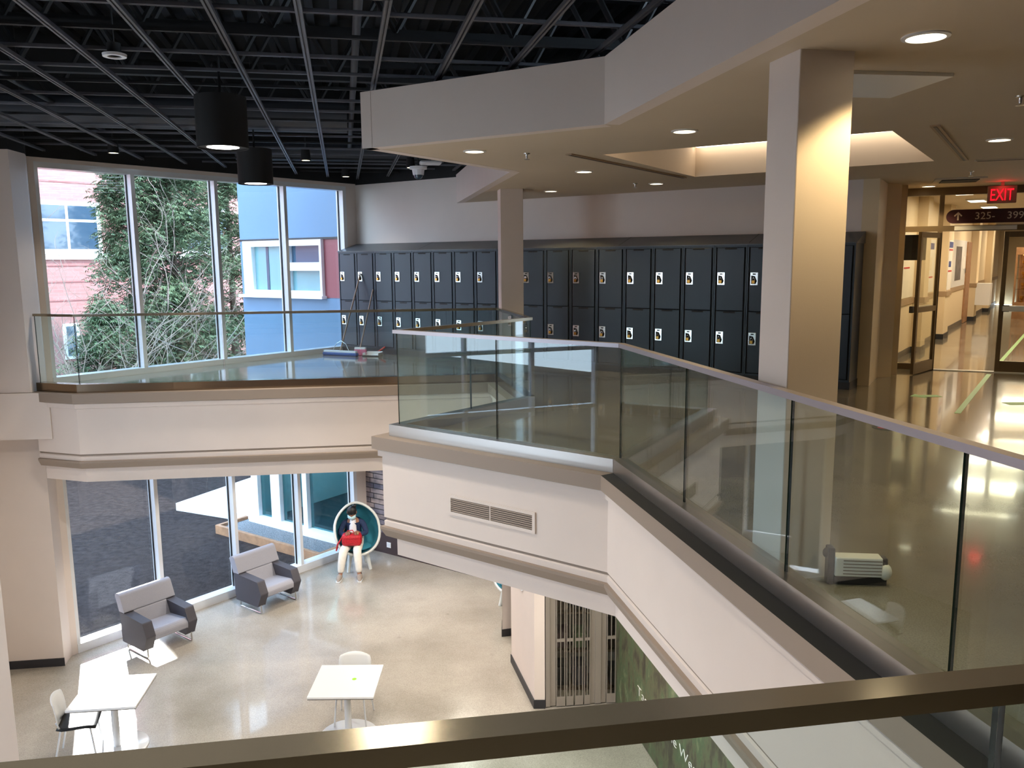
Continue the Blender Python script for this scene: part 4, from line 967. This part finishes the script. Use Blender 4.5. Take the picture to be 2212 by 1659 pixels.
# ================================================================== OUTSIDE
gnd = plate('ground', [pt(WL,(WN,.18),(WE,-14)), pt(WL,(WN,.18),(WE,6.2)), pt(WL,(WN,-6),(WE,14)), pt(WL,(WN,60),(WE,60)), pt(WL,(WN,60),(WE,-40)), pt(WL,(WN,-3),(WE,-30))], LF-.12, 'soil', True)
def out(name, poly, z0, z1, m, label, cat): 
    c = sum((Vector(p) for p in poly), Vector((0,0)))/len(poly)
    o = MB().prism([(p[0]-c.x,p[1]-c.y) for p in poly], 0, z1-z0).build(name, m, bevel=.01); o.location = (c.x,c.y,z0); return tag(o, label, cat)
out('edging_board', band(pt(WL,(WN,.50),(WE,-.5)), pt(WL,(WN,.50),(WE,4.6)), .07), LF-.12, LF-.06, 'pad', 'pale edging strip on the soil just outside the lower window', 'edging')
WS = lambda s, d=0: pt(WCR,(LU,-s),(LN,d))
out('concrete_patio', [(-8.25,19.50),WS(3.56,.02),WS(3.56,3.2),(-6.5,23.3)], LF-.12, LF+.06, 'pad', 'bright concrete patio slab outside beside the blue building', 'patio')
pb = thing('planter', 'timber edged gravel bed at the foot of the blue building', 'planter', WS(2.0,-.45)+(LF-.12,), LROT)
for nm, bx in (('side_board',(-1.75,1.62,-.50,-.42,0,.2)),('end_board',(-1.75,-1.67,-.42,.33,0,.2)),('end_board',(1.54,1.62,-.42,.33,0,.2))): MB().box(*bx).build(nm, 'wood', pb, bevel=.006)
MB().box(-1.67,1.54,-.42,.33,.0,.13).build('gravel_fill', 'gravel', pb)
# blue wing of the building: local x runs left along its face, y toward the back
wg = thing('building', 'slate blue building wing with white framed windows and a red panel', 'building', (WCR.x, WCR.y, 0), LROT)
def wbox(name, s0, s1, z0, z1, m, y0=-.06, y1=.0, par=None): return MB().box(-s1, -s0, y0, y1, z0, z1).build(name, m, par or wg)
wbox('upper_cladding', .02, 3.52, 2.20, 8, 'bluepanel', -.03, .12); wbox('lower_cladding', .02, 3.52, -1.65, .98, 'bluepanel', -.03, .12)
wbox('red_panel', .02, .90, .99, 2.19, 'redpanel', -.02, .10); wbox('end_cladding', 3.36, 3.52, .98, 2.2, 'bluepanel', -.03, .12)
wbox('side_wall', 3.40, 3.52, -1.65, 8, 'bluepanel', .12, 6.0); wbox('drip_edge', .02, 3.54, 2.17, 2.21, 'dark', -.05, .0)
wf = wbox('window_frame', .90, 3.36, 2.05, 2.17, 'whitefr', -.10, .06)
for s0, s1, z0, z1 in ((.90,3.36,1.03,1.13),(3.08,3.36,1.13,2.05),(1.88,2.05,1.13,2.05),(.90,.96,1.13,2.05),(.96,1.88,1.54,1.71)): wbox('frame_bar', s0, s1, z0, z1, 'whitefr', -.10, .06, wf)
wbox('sill', .86, 3.50, .97, 1.03, 'whitefr', -.16, .06, wf)
wbox('pane', 2.05, 3.08, 1.13, 2.05, 'wingglass', .0, .02, wf); wbox('pane', .96, 1.88, 1.71, 2.05, 'darkglass', .0, .02, wf); wbox('pane', .96, 1.88, 1.13, 1.54, 'wingglass', .0, .02, wf); wbox('blind', 2.62, 2.70, 1.13, 2.05, 'darkglass', -.01, .0, wf)
sf = wbox('storefront_frame', .02, 3.52, -1.80, -1.65, 'whitefr', -.10, .08)
wbox('base_rail', .02, 3.52, LF-.02, LF+.14, 'whitefr', -.22, .08, sf)
for s0, s1 in ((3.30,3.52),(2.55,2.85),(1.66,1.80),(.02,.10)): wbox('post', s0, s1, LF+.14, -1.80, 'whitefr', -.10, .08, sf)
for s0, s1 in ((2.85,3.30),(1.80,2.55),(.10,1.66)): wbox('pane', s0, s1, LF+.14, -1.80, 'wpane', .0, .015, sf)
wbox('inner_floor', .02, 3.52, LF-.06, LF-.01, 'carpet', .08, 6.0); wbox('inner_wall', .02, 3.52, LF-.01, -1.65, 'shirt', 5.0, 5.1); wbox('inner_ceiling', .02, 3.52, -1.72, -1.65, 'shirt', .12, 6.0)
wbox('inner_side', .02, .06, LF-.01, -1.72, 'shirt', .1, 5.0); wbox('inner_side', 3.40, 3.46, LF-.01, -1.72, 'shirt', .1, 5.0); wbox('inner_partition', 1.62, 1.70, LF-.01, -1.72, 'wingglass', 2.2, 5.0)
light('wing_room_lamp', 'AREA', WS(1.8,2.0)+(-1.8,), 60, (.80,.95,1.0), 2.0, target=WS(1.8,2.0)+(LF,))
# brick building
BD = 20.0; B0 = pt(WL,(WN,BD)); B1 = pt(WL,(WN,BD),(WE,1))
bb = thing('building', 'red brick building with white framed windows beyond the cedar', 'building', (B0[0],B0[1],0), math.atan2(WE.y,WE.x))
def bs(x, y): p = on(x, y, B0, B1); return (Vector((p.x,p.y))-Vector(B0)).dot(WE), p.z
s0, z1 = bs(80,438); s1, z0 = bs(216,541); sm, zm = bs(144,476)
w = MB().box(-16,26,0,.4,LF-.2,10).build('brick_wall', 'brick', bb); box_uv(w, (1,0))
for k, off in enumerate((-10.5,-5.2,0,5.6,11.2)):
    f = MB().box(s0+off-.10, s1+off+.10, -.03, .05, z0-.10, z1+.10).build('window', 'whitefr', bb)
    MB().box(s0+off-1.2, s1+off+1.6, -.10, .02, z0-.34, z0-.10).build('sill', 'whitefr', f)
    for a, c_ in ((s0, sm),(sm, s1)):
        for za, zb in ((z0, zm),(zm, z1)): MB().box(a+off+.05, c_+off-.05, -.04, -.02, za+.05, zb-.05).build('pane', 'darkglass', f)
for zz in (bs(150,365)[1], bs(150,395)[1], bs(150,575)[1], bs(150,610)[1], bs(150,650)[1]): MB().box(-16,26,-.02,.01,zz,zz+.05).build('reveal_line', 'brickline', bb)
a, zt = bs(134,700); c_, zb = bs(158,775); f = MB().box(a, c_+.3, -.05, .02, zb, zt).build('window', 'whitefr', bb); MB().box(a+.12, c_+.18, -.07, -.04, zb+.12, zt-.1).build('pane', 'darkglass', f)
# cedar trees: trunk, drooping boughs and thousands of sprays
def conifer(name, label, x, D, R, z0, z1, n, seed, lean=.0, grp='evergreens outside the windows', taper=1.0, spray=.17):
    rnd = random.Random(seed); p = on(x, 600, pt(WL,(WN,D)), pt(WL,(WN,D),(WE,1)))
    o = thing(name, label, 'tree', (p.x, p.y, LF-.12), 0, grp); H = z1-LF
    MB().tube([(0,0,0),(.05,.0,H*.4),(.0,.05,H)], .20, 8, r2=.04).build('trunk', 'bark', o)
    b, fo = MB(), MB()
    fv, ff = [], []
    nb = n//110
    for k in range(nb):
        h = (z0-LF)+(H-(z0-LF))*rnd.random()**.9; a = rnd.random()*2*PI
        rr = R*(1-taper*.75*max(0,(h-(z0-LF))/(H-(z0-LF)))**1.3)*rnd.uniform(.55,1.05)
        tip = Vector((math.cos(a)*rr, math.sin(a)*rr, h-rr*.12)); mid = tip*.55; mid.z = h+.12*rr
        b.tube([(0,0,h-.1*rr), mid, tip], .035, 5, r2=.008)
        for q in range(110):
            t = rnd.random()**.6; c = Vector((0,0,h-.1*rr)).lerp(mid, t*2) if t < .5 else mid.lerp(tip, t*2-1)
            c = c+Vector((rnd.gauss(0,.17),rnd.gauss(0,.17),rnd.gauss(-.06,.14)))
            aa = rnd.random()*2*PI; L = spray*rnd.uniform(.6,1.3); ox, oy = math.cos(aa), math.sin(aa)
            dr = rnd.uniform(.3,1.1)
            for w3 in (-.55, 0, .55):
                dx, dy = math.cos(aa+w3), math.sin(aa+w3); i0 = len(fv); wd = L*.10
                fv += [tuple(c), (c.x+dx*L*.55-dy*wd, c.y+dy*L*.55+dx*wd, c.z-dr*L*.25), (c.x+dx*L, c.y+dy*L, c.z-dr*L*.75), (c.x+dx*L*.55+dy*wd, c.y+dy*L*.55-dx*wd, c.z-dr*L*.35)]
                ff.append((i0,i0+1,i0+2,i0+3))
    b.build('boughs', 'bark', o); fo.add(fv, ff); fo.build('foliage', 'leaf', o)
    return o
conifer('cedar_tree', 'tall dark green cedar in the middle panes of the window', 375, 13.0, 2.55, -2.4, 8.5, 30000, 3)
conifer('cedar_tree', 'green cedar beside the blue building, behind the third pane', 498, 15.0, 2.2, -2.0, 7.5, 14000, 5)
conifer('cedar_tree', 'narrow cedar at the left side of the tall cedar', 285, 14.0, 1.35, .0, 8.0, 10000, 8)
conifer('cedar_shrub', 'low cedar shrub below the brick building behind the bare bushes', 212, 12.0, 1.65, -2.8, .65, 9000, 11, spray=.14)
conifer('cedar_shrub', 'low cedar shrub at the foot of the tall cedar', 330, 12.0, 1.7, -3.0, .3, 8000, 12, spray=.14)
def bare_bush(label, x, D, H, seed, n=9, sp=1.0):
    rnd = random.Random(seed); p = on(x, 700, pt(WL,(WN,D)), pt(WL,(WN,D),(WE,1)))
    o = thing('bare_shrub', label, 'shrub', (p.x,p.y,LF-.12), 0, 'leafless shrubs under the cedar'); b = MB()
    def grow(p, d, L, r, lv):
        pts = [p]; 
        for k in range(4):
            d = (d+Vector((rnd.gauss(0,.20),rnd.gauss(0,.20),rnd.gauss(.03,.12)))).normalized(); p = p+d*L/4; pts.append(p)
            if lv < 3 and k > 0:
                for q in range(2 if lv < 1 else 1): grow(p, (d+Vector((rnd.gauss(0,.6),rnd.gauss(0,.6),rnd.gauss(.1,.4)))).normalized(), L*rnd.uniform(.35,.6), r*.55, lv+1)
        b.tube(pts, r, 4, r2=r*.45, caps=False)
    for i in range(n):
        a = rnd.random()*2*PI; grow(Vector((math.cos(a)*.25,math.sin(a)*.25,0)), Vector((math.cos(a)*.45*sp,math.sin(a)*.45*sp,1)).normalized(), H*rnd.uniform(.7,1.05), .024, 0)
    b.build('branches', 'twig', o); return o
bare_bush('leafless shrub at the left end of the window', 120, 11.4, 5.8, 21, 7, 1.2)
bare_bush('leafless shrub before the first mullion', 225, 11.0, 5.2, 22, 7)
bare_bush('leafless shrub in the second pane before the tall cedar', 315, 11.2, 4.2, 23, 4)
bare_bush('leafless shrub at the right side of the tall cedar', 455, 11.5, 4.0, 24, 3)

# ================================================================== DAYLIGHT, LAMPS, CAMERA
wd = bpy.data.worlds.new('sky'); bpy.context.scene.world = wd; wd.use_nodes = True
t = wd.node_tree; bgn = t.nodes['Background']
tc = t.nodes.new('ShaderNodeTexCoord'); sp = t.nodes.new('ShaderNodeSeparateXYZ'); t.links.new(tc.outputs['Generated'], sp.inputs[0])
rp = t.nodes.new('ShaderNodeValToRGB'); e = rp.color_ramp.elements
e[0].position = 0.0; e[0].color = (.68,.84,1,1); e[1].position = .75; e[1].color = (.46,.68,1,1)
t.links.new(sp.outputs['Z'], rp.inputs['Fac']); t.links.new(rp.outputs['Color'], bgn.inputs[0]); bgn.inputs[1].default_value = 8.2
sun = light('sun', 'SUN', (0,0,20), 6.0, (1,.93,.84)); sun.data.angle = .02
sun.rotation_euler = Vector((-.44,.34,-.86)).to_track_quat('-Z','Y').to_euler()
# unseen spot lamp added outside the left lower pane to light the floor patch
tgt = Vector((-5.24,10.15,LF)); src = tgt+Vector((-.47,.88,.27)).normalized()*11.5
gl = light('added_patch_spot', 'SPOT', src, 62000, (1,.97,.92), .04, target=tgt, spot_size=math.radians(10.4), spot_blend=.2)
def portal(loc, nrm, w_, h):
    l = bpy.data.lights.new('window_portal', 'AREA'); l.shape = 'RECTANGLE'; l.size = w_; l.size_y = h; l.cycles.is_portal = True
    o = bpy.data.objects.new('window_portal', l); C.objects.link(o); o.location = loc; o.rotation_euler = Vector(nrm).to_track_quat('-Z','Z').to_euler()
for z0, z1 in ((0,3.12),(LF,SOF)):
    p = pt(WL,(WE,2.85),(WN,.28)); portal((p[0],p[1],(z0+z1)/2), (-WN.x,-WN.y,0), 5.6, z1-z0)
p = lp(6.9); portal((p[0]-.25,p[1],(LF+3.1)/2), (LD.y*-1,LD.x,0), 4.2, 1.3-LF)
cam = bpy.data.cameras.new('camera'); cam.sensor_width = 36; cam.lens = 36*FPX/2212; cam.clip_start = .05; cam.clip_end = 300
co = bpy.data.objects.new('camera', cam); C.objects.link(co)
co.matrix_world = Matrix((( RGT.x, UPV.x, -FWD.x, EYE.x), (RGT.y, UPV.y, -FWD.y, EYE.y), (RGT.z, UPV.z, -FWD.z, EYE.z), (0,0,0,1)))
sc = bpy.context.scene; sc.camera = co
sc.view_settings.view_transform = 'Standard'; sc.view_settings.look = 'None'; sc.view_settings.exposure = 0; sc.view_settings.gamma = 1
cy = sc.cycles; cy.max_bounces = 6; cy.diffuse_bounces = 3; cy.glossy_bounces = 3; cy.use_adaptive_sampling = True; cy.adaptive_threshold = .08; cy.adaptive_min_samples = 16; cy.transparent_max_bounces = 40; cy.sample_clamp_indirect = 6; cy.caustics_reflective = False; cy.caustics_refractive = False
